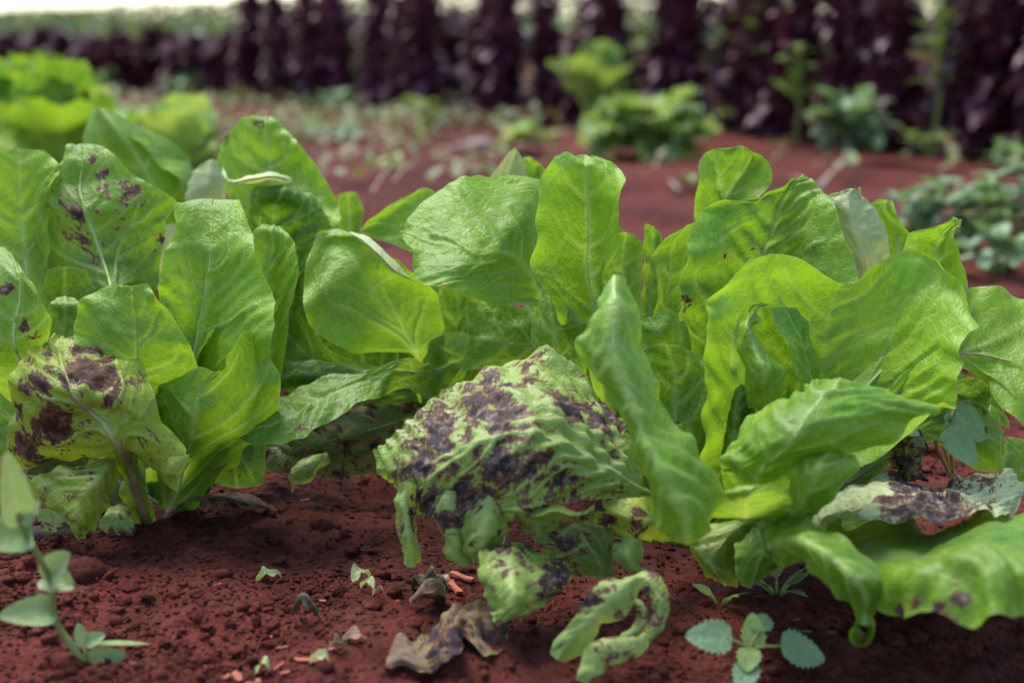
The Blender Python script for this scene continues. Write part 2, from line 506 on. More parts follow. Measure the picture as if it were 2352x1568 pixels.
def leaf_surface(ctrl, extra=None, res=0.0016, seed=0, ruffle=0.0022, ruffle_n=4.5, pucker=0.0010, rib=1.0, crinkle=0.0,
                 tone=0.5, tone_tip=0.0, les=None, les_base=0.0, nsec=7, veins=True, maxn=110, face=None, teeth=0.0005, veinw=1.0, leanm=1.0, wave=0.0038, ribs=None):
    """ctrl (rows, cols, 3): base to tip, edge to edge. extra: (rows, cols, 2) picture coordinates for lesion placing."""
    ctrl = np.asarray(ctrl, float)
    nr, nc, _ = ctrl.shape
    full = ctrl if extra is None else np.concatenate([ctrl, extra], -1)
    seg = np.linalg.norm(np.diff(ctrl, axis=0), axis=-1)
    st = np.maximum(seg.mean(1), 1e-4)
    tr = np.concatenate([[0], np.cumsum(st ** 0.8)]); tr /= tr[-1]
    L = st.sum()
    W = np.linalg.norm(np.diff(ctrl, axis=1), axis=-1).sum(1).max()
    nv = int(np.clip(L / res, 14, maxn * 1.25)); nu = int(np.clip(W / res, 9, maxn)) | 1
    small = min(1.0, (W / 0.07) ** 2)
    teeth, ruffle = teeth * small, ruffle * small
    tu = np.linspace(-1, 1, nc)
    U = np.linspace(-1, 1, nu); V = np.linspace(0, 1, nv)
    G = hermite(tr, full, V)                                  # nv, nc, k
    G = hermite(tu, np.swapaxes(G, 0, 1), U)                  # nu, nv, k
    G = np.swapaxes(G, 0, 1).copy()
    P = G[..., :3]
    mid = nu // 2
    du = np.linalg.norm(np.diff(P, axis=1), axis=-1)
    cu = np.concatenate([np.zeros((nv, 1)), np.cumsum(du, 1)], 1)
    sx = cu - cu[:, mid:mid + 1]
    dv = np.linalg.norm(np.diff(P[:, mid], axis=0), axis=-1)
    sy = np.concatenate([[0], np.cumsum(dv)])[:, None] + 0 * sx
    gu = np.gradient(P, axis=1); gv = np.gradient(P, axis=0)
    N = np.cross(gu, gv); N /= np.linalg.norm(N, axis=-1, keepdims=True) + 1e-12
    flip = False
    if face is not None and (N * (np.asarray(face) - P)).sum(-1).mean() < 0:
        N = -N; flip = True
    UU, VV = np.meshgrid(U, V)
    r = np.random.default_rng(seed + 101)
    vein = np.zeros_like(sx)
    if veins:
        def at(u, v):
            iu = np.clip((u + 1) / 2 * (nu - 1), 0, nu - 1.001); iv = np.clip(v * (nv - 1), 0, nv - 1.001)
            a, b = iu.astype(int), iv.astype(int); fa, fb = iu - a, iv - b
            def g(F): return (F[b, a] * (1 - fa) + F[b, a + 1] * fa) * (1 - fb) + (F[b + 1, a] * (1 - fa) + F[b + 1, a + 1] * fa) * fb
            return g(sx), g(sy)
        lines = []
        q = np.linspace(0, 1, 8)
        for s in (-1, 1):
            for k in range(nsec):
                v0 = 0.06 + 0.80 * ((k + 0.5 * r.random() + (0.25 if s > 0 else 0)) / nsec) ** 1.1
                asp = min(0.55, 0.5 * W / L); lean = leanm * asp * (0.35 + 0.35 * r.random()); curl = asp * (0.15 + 0.45 * r.random())
                wob = 0.02 * np.sin(q * (4 + 4 * r.random()) + 6 * r.random())
                u = s * q * 0.93; v = v0 + lean * q + curl * q ** 2 + wob * q
                lines.append((u, v, 0.0012 * veinw, 0.9))
                for b in range(3):
                    q0 = 0.25 + 0.5 * r.random(); sg = 1 if r.random() < 0.55 else -1
                    qq = np.linspace(0, min(1 - q0, 0.28 + 0.2 * r.random()), 5)
                    ub = s * (q0 + qq) * 0.93 if sg > 0 else s * (q0 + qq * 0.8) * 0.93
                    vb = v0 + lean * q0 + curl * q0 ** 2 + lean * qq + sg * (0.22 * qq + 0.25 * qq ** 2)
                    lines.append((ub, vb, 0.0008 * veinw, 0.5))
        for (u, v, w, inten) in lines:
            ok = (v < 0.985) & (np.abs(u) < 0.985)
            if ok.sum() < 2: continue
            xs, ys = at(u[ok], v[ok])
            wq = np.linspace(w, w * 0.35, len(xs))
            for i in range(len(xs) - 1):
                ax, ay, bx, by = xs[i], ys[i], xs[i + 1], ys[i + 1]
                m_ = 0.004
                x0, x1, y0, y1 = min(ax, bx) - m_, max(ax, bx) + m_, min(ay, by) - m_, max(ay, by) + m_
                rows = np.where((sy[:, 0] >= y0) & (sy[:, 0] <= y1))[0]
                if len(rows) == 0: continue
                a0, a1 = rows[0], rows[-1] + 1
                SX, SY = sx[a0:a1], sy[a0:a1]
                dx, dy = bx - ax, by - ay
                tt = np.clip(((SX - ax) * dx + (SY - ay) * dy) / (dx * dx + dy * dy + 1e-12), 0, 1)
                dd = np.hypot(SX - ax - tt * dx, SY - ay - tt * dy)
                vein[a0:a1] = np.maximum(vein[a0:a1], inten * (0.6 + 0.4 * wq[i] / w) * np.exp(-(dd / wq[i]) ** 2))
        wm = 0.0026 * (1 - 0.8 * VV) + 0.0004
        vein = np.maximum(vein, np.exp(-(sx / wm) ** 2) * (1 - 0.35 * VV))
    ribm = np.zeros_like(sx)
    if ribs and extra is not None:
        vein = vein * 0.5
        E = G[..., 3:5]
        for (w, pts) in ribs:
            pts = hermite(np.linspace(0, 1, len(pts)), np.array(pts, float), np.linspace(0, 1, 4 * len(pts)))
            wq = np.linspace(w, w * 0.3, len(pts))
            for i in range(len(pts) - 1):
                (ax, ay), (bx, by) = pts[i], pts[i + 1]
                dx, dy = bx - ax, by - ay
                tt = np.clip(((E[..., 0] - ax) * dx + (E[..., 1] - ay) * dy) / (dx * dx + dy * dy + 1e-9), 0, 1)
                dd = np.hypot(E[..., 0] - ax - tt * dx, E[..., 1] - ay - tt * dy)
                ribm = np.maximum(ribm, (0.65 + 0.35 * wq[i] / w) * np.exp(-(dd / wq[i]) ** 2))
        vein = np.maximum(vein, ribm)
    edge = np.maximum(np.abs(UU), 0)
    damp = sstep(0.0, 0.12, VV) if nr > 2 else 1.0
    disp = rib * 0.0013 * vein / veinw ** 0.8 + np.sign(rib) * 0.0012 * ribm + wave * min(1.0, W / 0.08) * fbm(sx * 11 + seed * 2.1, sy * 9, seed + 71, 2)
    if pucker:
        sc = 1 / 0.0105
        w1, w2 = worley(sx * sc + 0.5 * vnoise(sx * 150, sy * 150, seed), sy * sc * 0.9 + seed * 3.7, seed + 5)
        disp = disp + rib * pucker * 0.24 * (1 - sstep(0, 0.6, w2 - w1)) * (1 - 0.6 * vein) * (0.4 + 1.2 * (fbm(sx * 22, sy * 22 + seed, seed + 31, 2) + 0.3))
        disp = disp + pucker * 0.9 * fbm(sx * 40 + seed, sy * 70, seed + 2, 3) + pucker * 0.5 * np.sin((sy - 0.8 * np.abs(sx)) * 420 + 5 * fbm(sx * 20, sy * 20, seed + 40, 2)) * sstep(-0.1, 0.3, fbm(sx * 16 + seed, sy * 16, seed + 44, 2))
        disp = disp + pucker * 3.0 * fbm(sx * 15 + seed, sy * 12, seed + 8, 2)
    if crinkle:
        disp = disp + crinkle * fbm(sx * 38 + seed * 1.3, sy * 26, seed + 12, 4, 0.6) + crinkle * 0.8 * np.abs(fbm(sx * 70, sy * 45 + seed, seed + 22, 3)) 
    ph = r.random() * 6
    if ruffle:
        wv = np.sin(VV * ruffle_n * 6.283 + ph + 1.6 * UU + 2.2 * vnoise(VV * 4 + seed, UU, seed + 3)) + 0.5 * np.sin(VV * ruffle_n * 13.1 + ph * 2 - UU)
        disp = disp + ruffle * wv * edge ** 3 * damp
    P = P + N * (disp * damp)[..., None] if np.ndim(damp) else P + N * disp[..., None]
    if teeth:
        # small irregular notches along the margins, in the plane of the leaf
        gun = gu / (np.linalg.norm(gu, axis=-1, keepdims=True) + 1e-12)
        tooth = np.abs(vnoise(sy * 420 + seed, sy * 0 + np.sign(UU) * 9, seed + 4)) * 2 - 0.4
        P = P + gun * (np.sign(UU) * tooth * teeth * sstep(0.85, 1.0, edge))[..., None]
    lesv = np.full_like(sx, les_base)
    if les is not None and extra is not None:
        E = G[..., 3:5]
        for (x, y, rad, s) in les:
            d = np.hypot(E[..., 0] - x, E[..., 1] - y) / rad
            lesv = np.maximum(lesv, s * np.clip(1.45 - d * 0.80, 0, 1.25) * (d < 1.8))
    t = tone + tone_tip * (VV - 0.5) + 0.16 * sstep(0.55, 1.0, edge)
    rim = sstep(0.970, 1.0, np.maximum(edge, (VV - 0.5) * 2))
    attrs = dict(vein=vein, les=lesv, tone=t, rim=rim)
    uv = np.stack([sx * 10 + seed * 1.37, sy * 10 + seed * 0.71], -1).reshape(-1, 2)
    quads = grid_quads(nv, nu)
    if flip: quads = quads[:, ::-1]
    return P, quads, attrs, uv, P[:, mid], L, N[:, mid]

LEAF_N = [0]
def make_leaf(parent, origin, ctrl, extra=None, mat='lettuce', name='leaf', rib_mat='rib', rib_r=0.0026, midrib=True, rib_to=0.93, **kw):
    LEAF_N[0] += 1
    seed = kw.pop('seed', LEAF_N[0])
    P, q, at, uv, mid, L, Nm = leaf_surface(ctrl, extra, seed=seed, **kw)
    o3 = np.asarray(origin)
    me = mesh_arrays(name, (P - o3).reshape(-1, 3), q, M[mat], at, uv)
    o = link(name, me, parent)
    if midrib:
        k = max(4, int(len(mid) * rib_to))
        idx = np.unique(np.linspace(0, k - 1, 26).astype(int))
        f = idx / (len(mid) - 1)
        rad = 0.5 * rib_r * np.clip(1 - f / rib_to, 0, 1) ** 1.15 * min(1.0, L / 0.16) + 0.0001
        pts = mid[idx] - Nm[idx] * (rad * 0.30 + 0.0002)[:, None] - o3
        link('midrib', tube_mesh('midrib', pts, rad, M[rib_mat], 8), o)
    return o

def parse_rows(txt, frame, z0, dzs=1.0):
    fx, fy, fs = FR[frame]
    rows = []
    for line in txt.strip().split('\n'):
        line = line.strip()
        if not line: continue
        pts = []
        for tok in line.split():
            a = [float(x) for x in tok.split(',')]
            pts.append((fx + a[0] * fs, fy + a[1] * fs, (z0 + dzs * (a[2] if len(a) > 2 else 0.0)) / 100.0))
        rows.append(pts)
    nc = max(len(r) for r in rows)
    out = []
    for r in rows:
        r = np.array(r)
        if len(r) != nc:
            r = hermite(np.linspace(0, 1, len(r)), r, np.linspace(0, 1, nc))
        out.append(r)
    return np.array(out)

class Plant:
    def __init__(s, name, label, cat, base, group=None):
        s.base = np.array(base, float)
        s.o = empty(name, tuple(base))
        tag(s.o, label, cat, group)
    def leaf(s, frame, z0, txt, pet=True, les=None, pw=0.011, dzs=1.4, ribs=None, **kw):
        R = parse_rows(txt, frame, z0, dzs)
        ctrl = place(R[..., 0], R[..., 1], R[..., 2])
        ext = R[..., :2]
        if pet:
            nc = ctrl.shape[1]
            b = s.base + np.array([0, 0, 0.018])
            r0 = ctrl[0].mean(0)
            d = r0 - b; dl = np.linalg.norm(d)
            if dl > 0.012:
                side = ctrl[0][-1] - ctrl[0][0]
                side = side / (np.linalg.norm(side) + 1e-9)
                c0 = b + d / dl * min(0.012, dl * 0.3)
                k = np.linspace(-1, 1, nc)[:, None]
                new = [c0 + side * k * pw * 0.7]
                if dl > 0.06:
                    new.append(b + d * 0.55 + side * k * max(pw, 0.35 * np.linalg.norm(ctrl[0][-1] - ctrl[0][0])))
                ctrl = np.concatenate([np.array(new), ctrl])
                ext = np.concatenate([np.repeat(ext[:1], len(new), 0), ext])
        lz = None
        if les:
            fx, fy, fs = FR[frame]
            lz = [(fx + a * fs, fy + b_ * fs, c * fs, d_) for a, b_, c, d_ in les]
        rz = None
        if ribs:
            fx, fy, fs = FR[frame]
            rz = []
            for line in ribs.strip().split('\n'):
                t = line.split()
                rz.append((float(t[0]), [(fx + float(q.split(',')[0]) * fs, fy + float(q.split(',')[1]) * fs) for q in t[1:]]))
        return make_leaf(s.o, s.base, ctrl, ext, les=lz, ribs=rz, face=CP, **kw)
# ------------------------------------------------------------------ the lettuces in front
def gbase(px, py):
    g = ground_at(px, py)
    return (g.x, g.y, surf_h(g.x, g.y))

P1 = Plant('lettuce_plant', 'green lettuce with a brown-blotched front leaf, standing left of the bare soil patch', 'lettuce', gbase(330, 1195), 'lettuces of the front row')
P2 = Plant('lettuce_plant', 'large bright green lettuce in front, with a big dark-rotted leaf spread to its left', 'lettuce', gbase(1650, 1325), 'lettuces of the front row')
P3 = Plant('lettuce_plant', 'middle lettuce with a veined cup leaf and one leaf drooping towards the left', 'lettuce', gbase(985, 1020), 'lettuces of the front row')
P4 = Plant('lettuce_plant', 'lettuce with one tall upright lime leaf, close behind the rotted leaf', 'lettuce', gbase(1390, 1090), 'lettuces of the front row')

# --- left lettuce
P1.leaf('C2', 80, '''900,1500,5 980,1500,4.6 1060,1500,5
800,1200,4 890,1200,3 960,1200,4
760,1000,2 850,1000,1 910,1020,2
560,1090,2 790,920,0 1060,1110,1
330,1120,2 700,800,0 1260,1040,0
110,1120,2 620,715,0 1190,920,0
40,900,1.5 550,650,-.5 1080,800,0
90,700,1 490,590,-.5 1010,580,.5
125,470,1 440,490,0 950,400,1
210,320,1.5 410,380,1 830,365,1.5
320,270,2 410,290,2 620,290,2
400,240,3 420,245,3 450,245,3''', ribs='''8 850,1000 750,860 620,720 500,600 430,480 390,330
5 800,960 680,850 560,880 420,950 340,940 290,850 270,700
5 760,980 660,1010 590,1100 560,1200
5 720,830 710,770 790,680 820,580 780,420
5 790,900 820,830 940,780 1030,680
4.5 840,960 860,910 960,900 1080,960
4 640,730 500,660 330,640 250,560''', pet=False, mat='lettuce_spot', rib_mat='rib_brown', rib_r=0.0065, tone=0.72, ruffle=0.003, pucker=0.0016, nsec=8,
        les=[(560, 500, 130, 1.0), (370, 800, 140, 1.05), (760, 560, 110, .95), (190, 980, 120, .8), (900, 560, 80, .75), (660, 400, 120, .7), (300, 560, 100, .75),
             (230, 430, 70, .6), (880, 700, 60, .5), (430, 1030, 60, .5), (120, 760, 80, .6), (540, 300, 80, .7), (300, 1060, 80, .7), (960, 930, 80, .42), (330, 350, 80, .6), (600, 900, 130, .35), (1100, 1000, 120, .32)])
P1.leaf('C2', 80, '''740,1010,3 780,1060,3 800,1150,4
560,1100,1 700,1150,0 770,1230,2
380,1150,0 620,1250,-1 740,1330,1
250,1190,1 540,1350,-1 700,1430,0
260,1340,1 520,1450,-1 650,1510,0
460,1440,0 520,1540,-.5 590,1560,0
500,1590,0 530,1603,0 555,1590,0''', pet=False, mat='lettuce_spot', midrib=False, tone=0.6, ruffle=0.002, les=[(650, 1150, 150, .4), (450, 1300, 150, .3), (540, 1560, 40, .5)])
P1.leaf('C2', 81, '''930,1020,2 960,1060,2 1000,1090,2
1060,1060,0 1080,1130,0 1060,1150,1
1180,1050,-1 1160,1150,-1 1120,1220,0
1270,1035,-1 1230,1130,-1 1180,1270,-.5
1280,1040,-1 1250,1100,-1 1215,1285,-1''', pet=False, mat='lettuce_spot', midrib=False, tone=0.6, les=[(1060, 1100, 120, .45), (1150, 1100, 60, .5)])
P1.leaf('C2', 84, '''1050,1400,5 1100,1420,5 1150,1400,5.5
1150,1150,3 1230,1200,3 1290,1240,4
1200,960,1 1300,1050,2 1420,1130,3
1260,890,0 1370,930,1 1500,1010,2
1340,850,0 1430,860,.5 1530,920,1
1420,812,0 1460,812,0 1500,850,.5''', pet=False, mat='lettuce_spot', tone=0.45, les=[(1350, 950, 120, .35)], rib_r=0.002)
P1.leaf('D', 84, '''300,1080,1 330,1080,0 360,1080,1
230,900,0 340,950,0 440,960,0
175,800,-1 320,860,-1 455,860,0
163,740,-1 312,790,-2 440,800,-1
190,690,-1 308,730,-2 410,750,-1.5
235,658,-1 305,685,-2 370,690,-2
285,648,-2 305,656,-2 335,650,-2''', ribs='''6 330,900 312,790 308,730 305,665
4 312,790 345,760 365,710
4 310,770 270,740 250,700
4 320,850 380,830 430,800
4 316,830 260,800 200,770''', tone=0.62, pucker=0.0024, rib=-1)
P1.leaf('D', 86, '''340,1050,0 370,1050,0 400,1060,0
380,900,0 430,900,0 520,920,-1
380,780,0 455,790,.5 632,770,-3
366,690,0 465,710,.5 632,715,-2.5
366,640,0 478,640,.5 615,650,-1.5
380,575,0 486,580,.5 597,590,-1
403,530,.5 490,530,1 578,535,0
400,478,1 487,490,1.5 562,490,1
420,456,2 485,458,2 545,466,2''', ribs='''7 430,900 455,790 480,640 490,590 485,520
4 482,625 510,615 530,590 530,540
4 455,770 530,740 590,700
3.5 470,690 440,640 430,560
4 450,800 410,760 385,700''', tone=0.68, rib=1, ruffle=0.002)
P1.leaf('D', 81, '''340,1150,5 370,1160,5 400,1170,5
360,1010,3 430,1040,1.5 560,1040,4
352,930,2 450,950,0 635,985,3
350,905,1.5 460,895,0 645,880,2
352,888,2 405,865,1 452,842,0 500,853,0 540,803,0 575,758,1 615,778,2''', tone=0.62, nsec=5, rib_r=0.002)
P1.leaf('D', 88, '''500,1000,0 550,1000,0 600,1000,0
560,850,0 600,860,.5 645,850,0
570,740,0 615,740,.7 668,700,0
575,640,0 610,650,.8 683,610,0
572,560,.5 622,580,1 672,555,.5
590,522,1 625,530,1 655,528,1
612,515,1.5 630,514,1.5 642,517,1.5''', tone=0.66)
P1.leaf('C1', 92, '''700,1600,-3 750,1600,-3 800,1600,-3
600,1370,0 745,1300,-2 900,1350,0
330,1290,1 725,1180,-1 1060,1250,0
230,1060,2 685,1050,0 1080,1080,.5
170,920,2 650,950,0 1110,930,.5
225,790,1.5 615,850,0 1115,790,.5
250,690,1 580,740,0 1180,690,0
290,590,1 550,640,.5 1020,570,0
350,490,1 545,530,1 870,480,.5
410,380,1 560,420,1 770,375,1
440,310,1.5 560,320,1.5 680,300,1.5
485,285,2 540,285,2 590,280,2''', ribs='''6.5 740,1220 680,1050 620,880 570,720 540,620 550,500 560,400
5 770,1200 790,1020 880,830 940,690
4 880,840 970,790 1050,700
4 690,1150 500,1080 350,980 270,850
4 790,1060 900,1000 1040,920
3.5 600,730 680,640 690,480''', tone=0.34, tone_tip=0.35, pucker=0.0020, rib_r=0.0034, les=[(520, 800, 130, .62), (560, 950, 110, .6), (680, 480, 50, .62), (720, 620, 70, .55), (870, 640, 90, .6), (1000, 1050, 60, .5),
        (620, 400, 40, .55), (480, 680, 90, .5), (800, 800, 60, .6), (640, 1060, 60, .5), (1090, 940, 40, .45)])
P1.leaf('C1', 98, '''1700,1300,-3 1800,1300,-3 1950,1300,-3
1600,900,0 1850,950,0 2230,1000,-1
1580,700,0 1840,700,1 2290,830,-1
1500,540,0 1830,540,1.5 2260,690,0
1475,400,0 1810,410,2 2160,500,.5
1495,300,.5 1790,310,2 2060,350,1
1560,190,1 1785,220,2 1960,240,1.5
1650,135,2 1790,150,2.3 1890,160,2
1740,122,2.5 1790,118,2.5 1830,112,2.5''', tone=0.74, pucker=0.0014, les=[(1770, 140, 60, .62), (1550, 260, 30, .5)])
P1.leaf('C1', 95.5, '''1500,440,1.5 1505,465,1 1515,500,.8
1530,530,0 1545,552,-.6 1560,575,-.3
1700,505,-.5 1700,530,-1 1680,570,0
1820,484,-.5 1830,515,-1 1820,545,0
1950,535,0 1955,540,0 1950,545,0''', pet=False, mat='lettuce_pale', midrib=False, tone=0.8, name='folded_leaf_edge', veins=False)
P1.leaf('C1', 94.5, '''1750,1500,0 1900,1500,0 2050,1500,0
1650,1000,0 1850,1050,1 2120,1050,0
1650,800,0 1830,850,1 2200,930,0
1660,680,0 1850,720,.6 2230,850,0
1740,600,.5 1900,630,0 2120,700,.5
1850,585,1 1920,588,.5 1990,600,1''', tone=0.22, pucker=0.003)
P1.leaf('D', 82, '''150,1000,4 170,1010,4 190,1020,4
0,900,2 80,880,2 110,900,2
-70,800,0 30,780,0 110,800,1
-80,700,0 42,700,0 112,740,0
-60,620,1 42,640,0 92,680,0
-40,570,2 30,590,1 55,615,1
-10,560,2 10,562,2 30,572,2''', tone=0.6, tone_tip=0.2, rib_r=0.004, les=[(55, 760, 30, .5), (5, 660, 22, .6), (70, 740, 25, .35)])
P1.leaf('D', 93, '''20,800,0 60,800,0 100,800,0
-60,640,0 60,640,.5 110,620,0
-100,500,0 50,520,1 105,490,0
-80,400,0 45,440,1 130,410,0
-30,352,.5 45,375,1 132,375,.5
10,345,1 45,342,1.3 100,343,1''', tone=0.66, tone_tip=0.2)
P1.leaf('D', 91, '''540,900,0 600,900,0 640,900,0
480,1000,0 560,1000,0 610,1010,0
455,1080,0 540,1085,-.5 610,1090,0
480,1110,0 545,1120,0 600,1115,0''', tone=0.2, les=[(540, 1060, 50, .35)])
P1.leaf('D', 86, '''105,780,0 130,800,0 150,830,0
110,720,0 150,735,0 190,745,0
118,700,0 150,700,0 188,703,0
130,690,.5 150,690,.5 170,692,.5''', tone=0.45, rib_r=0.0012)
# ragged spotted leaves under the plant
P1.leaf('C8', 83, '''500,250,2 520,300,2 540,350,2
300,180,0 330,260,0 400,380,0
180,170,0 200,210,0 240,260,0
130,180,0 140,200,0 150,225,0''', pet=False, mat='lettuce_sick', tone=0.5, midrib=False, ruffle=0.002, les=[(200, 210, 90, .5), (260, 200, 60, .5)])
P1.leaf('C8', 83.5, '''560,360,2 600,400,2 640,430,2
440,380,0 440,440,0 470,500,0
330,390,0 340,470,0 370,550,0
240,400,0 260,470,0 290,540,0''', pet=False, mat='lettuce_sick', tone=0.5, midrib=False, ruffle=0.003, les=[(300, 500, 120, .62), (430, 520, 80, .6)])
P1.leaf('C8', 84.5, '''760,400,2 800,380,2 850,370,2
700,440,0 790,460,0 890,460,0
660,500,0 780,530,0 910,520,0
690,550,0 800,570,0 905,575,0''', pet=False, mat='lettuce_sick', tone=0.45, midrib=False, ruffle=0.003, les=[(800, 540, 150, .6)])
P1.leaf('C8', 86.0, '''880,540,0 870,580,-.4 880,620,0
650,540,0 660,580,-.6 640,640,0
420,530,0 430,590,-.8 430,680,0
200,520,0 210,600,-1 260,670,0
60,600,0 90,640,-1 150,680,0''', pet=False, mat='dead', tone=0.4, crinkle=0.006, midrib=False)
P1.leaf('C8', 84, '''70,590,0 100,580,0 170,600,0
50,660,0 100,670,0 165,680,0
80,740,0 120,750,0 160,740,0
110,810,0 130,818,0 150,800,0''', pet=False, mat='dead', tone=0.5, crinkle=0.005, midrib=False)
P1.leaf('C8', 87.5, '''1060,525,1 1080,520,.5 1105,515,.8
1090,440,.8 1130,440,0 1190,440,.8
1180,340,.5 1230,350,-.4 1290,390,.8
1320,290,.5 1360,320,-.5 1400,400,.8
1500,275,.5 1530,320,-.5 1520,400,.8
1650,305,.5 1660,350,-.3 1640,400,.8
1770,350,.6 1770,375,0 1760,400,.7
1845,415,.8 1842,416,.7 1840,418,.8''', pet=False, mat='dry', tone=0.45, tone_tip=-0.5, midrib=False, crinkle=0.003, les=[(1600, 370, 200, .75)])

# --- middle lettuce
P3.leaf('C3', 92, '''950,1640,3 980,1660,3 1010,1640,3
850,1550,1 940,1530,1 1040,1530,1
580,1535,0 850,1400,.5 1120,1410,0
420,1480,-1 740,1250,0 1100,1200,-.5
250,1360,-1 640,1080,0 1060,1090,-1
195,1250,-1 560,960,0 940,1040,-2
195,1080,-.5 490,860,.5 830,940,-2
215,900,0 440,790,1 720,840,-1.5
290,760,1 420,740,1 600,760,-.5
370,700,1.5 430,700,1.5 520,715,1''', ribs='''6.5 960,1560 850,1430 640,1300 480,1240 370,1190 290,1060 270,980
4.5 950,1520 870,1400 700,1290 520,1180
5 930,1490 870,1380 800,1240 720,1080 690,930
5 960,1530 940,1400 990,1230 1000,1180
4 900,1440 850,1350 840,1200 840,1080''', midrib=False, tone=0.72, nsec=6, rib_r=0.0030)
P3.leaf('C3', 91.5, '''505,712,1 510,730,.5 515,745,.5
620,745,-.8 600,780,-1.5 590,800,-1
740,840,-2 710,880,-2.6 690,900,-2
850,950,-2.4 820,990,-3 800,1000,-2.4
935,1040,-2.4 930,1046,-2.6 920,1045,-2.5''', pet=False, mat='lettuce_pale', name='folded_leaf_edge', tone=0.7, midrib=False, veins=False)
P3.leaf('D', 93.5, '''980,900,0 970,880,0 960,850,0
850,910,0 850,870,0 860,840,0
740,900,0 740,840,.5 760,800,0
660,870,0 680,790,.5 700,730,0
635,800,0 650,760,0 668,712,0''', tone=0.4, rib_r=0.002)
P3.leaf('D', 92.5, '''960,905,0 960,885,0 955,862,0
820,900,0 820,875,-.3 830,850,0
700,890,0 700,860,-.3 720,830,0
632,900,0 632,870,0 640,835,0''', tone=0.1, rib_r=0.002)
P3.leaf('D', 87, '''1057,870,6 1070,820,6 1062,768,6
1020,905,4 1030,840,4 1012,770,4
985,912,3 1000,850,3 985,782,2.5
955,903,2 975,855,2 978,805,1
935,890,1 950,855,1 985,833,1
890,903,0 905,850,0 940,820,0
855,920,-1 860,870,0 880,838,0
820,925,-1.5 810,882,-.5 835,855,0
790,950,-2 760,905,-1 770,862,0
740,975,-2.5 710,930,-1.5 715,876,0
700,1005,-3 670,955,-2 665,902,-.5
650,1018,-3 620,975,-2 625,930,-1
595,1026,-3 580,990,-2 585,950,-1
552,1008,-2 550,997,-2 550,985,-1.5''', tone=0.42, pucker=0.0018, rib=-1, teeth=0.0012, les=[(690, 985, 25, .45), (835, 880, 15, .5)])
P3.leaf('C3', 97, '''1150,1550,0 1250,1550,0 1300,1500,0
1090,1350,0 1220,1380,.5 1320,1350,0
1090,1200,0 1230,1180,.5 1350,1190,0
1100,1090,0 1200,1080,.5 1300,1100,0''', tone=0.5)
P3.leaf('D', 93, '''1010,975,3 990,945,2 980,925,2
950,1060,1 900,970,0 880,930,0
850,1085,0 800,1000,-1 780,935,0
760,1095,0 720,1020,-1 690,960,0
680,1090,-.5 650,1040,-1 620,985,0
610,1075,0 600,1050,0 598,1030,0''', pet=False, mat='lettuce_rot', tone=0.15, crinkle=0.006, rib_mat='rib_brown', rib_r=0.0015, les_base=0.62, nsec=9)
P3.leaf('C2', 89.5, '''2200,1020,1 2210,1050,1 2220,1090,1
2090,1060,0 2090,1110,-.4 2100,1180,0
2000,1100,0 2010,1150,-.4 2090,1220,0
1955,1180,0 1960,1210,0 1990,1240,0
1960,1285,0 1965,1290,0 1970,1288,0''', pet=False, mat='lettuce_sick', tone=0.5, midrib=False, les=[(2050, 1150, 100, .5)], crinkle=0.003)
P3.leaf('C2', 91.5, '''1790,990,0 1860,985,0 2000,985,0
1770,1060,0 1880,1060,-.3 2010,1060,0
1790,1120,0 1880,1120,-.3 2000,1110,0
1830,1150,0 1890,1155,0 1960,1145,0''', pet=False, mat='lettuce_sick', tone=0.12, midrib=False, les=[(1880, 1070, 160, .62)])

# --- lettuce behind the rotted leaf
P4.leaf('C3', 88, '''1810,1330,2 1840,1300,2 1860,1280,2
1700,1220,0 1790,1150,1 1850,1000,1
1500,1210,-2 1690,1010,0 1830,800,1
1300,1160,-3 1590,910,-.5 1810,550,1.5
1150,1110,-3 1480,860,-1.5 1810,355,2
1040,1085,-3 1370,850,-2 1560,340,2
950,1040,-2.5 1250,830,-2 1330,368,1.5
930,960,-2 1120,800,-1.5 1160,400,1
925,860,-1.5 1000,780,-1 1000,505,.5
870,780,-1 900,740,-.5 900,610,0
850,750,0 855,720,0 865,680,0''', ribs='''8 1810,1190 1640,930 1560,880 1480,860 1390,880
5 1640,930 1620,880 1640,760 1590,640 1560,540
4 1480,860 1480,790 1400,700 1290,610
4 1340,880 1260,820 1180,770 1050,740
5 1650,1020 1560,1010 1470,1050 1380,1120
4 1460,910 1350,940 1260,1010
4 1780,1230 1700,1210 1500,1215''', midrib=False, tone=0.64, pucker=0.0016, rib_r=0.0036, nsec=8, rib_to=0.7)
P4.leaf('C3', 94, '''1150,950,0 1200,930,0 1250,900,0
900,850,0 950,720,.5 1130,500,1
760,790,0 800,680,.5 1000,420,1
640,750,0 690,650,.5 820,525,.5
568,720,0 590,690,0 640,630,0''', tone=0.74)
P4.leaf('C3', 97, '''1450,700,0 1560,700,0 1680,700,0
1440,360,0 1560,380,.5 1690,350,0
1500,280,0 1580,290,.4 1680,270,0
1560,200,0 1610,200,.2 1650,200,0
1605,158,0 1612,155,0 1622,160,0''', mat='lettuce_pale', tone=0.25, teeth=0.0014, rib_r=0.0015, rib=-1)
P4.leaf('C3', 99, '''1650,700,0 1720,700,0 1850,700,0
1665,380,0 1740,380,.5 1850,340,0
1660,280,0 1730,270,.5 1800,270,0
1665,220,0 1690,212,0 1730,215,0''', tone=0.62, rib_r=0.0015)
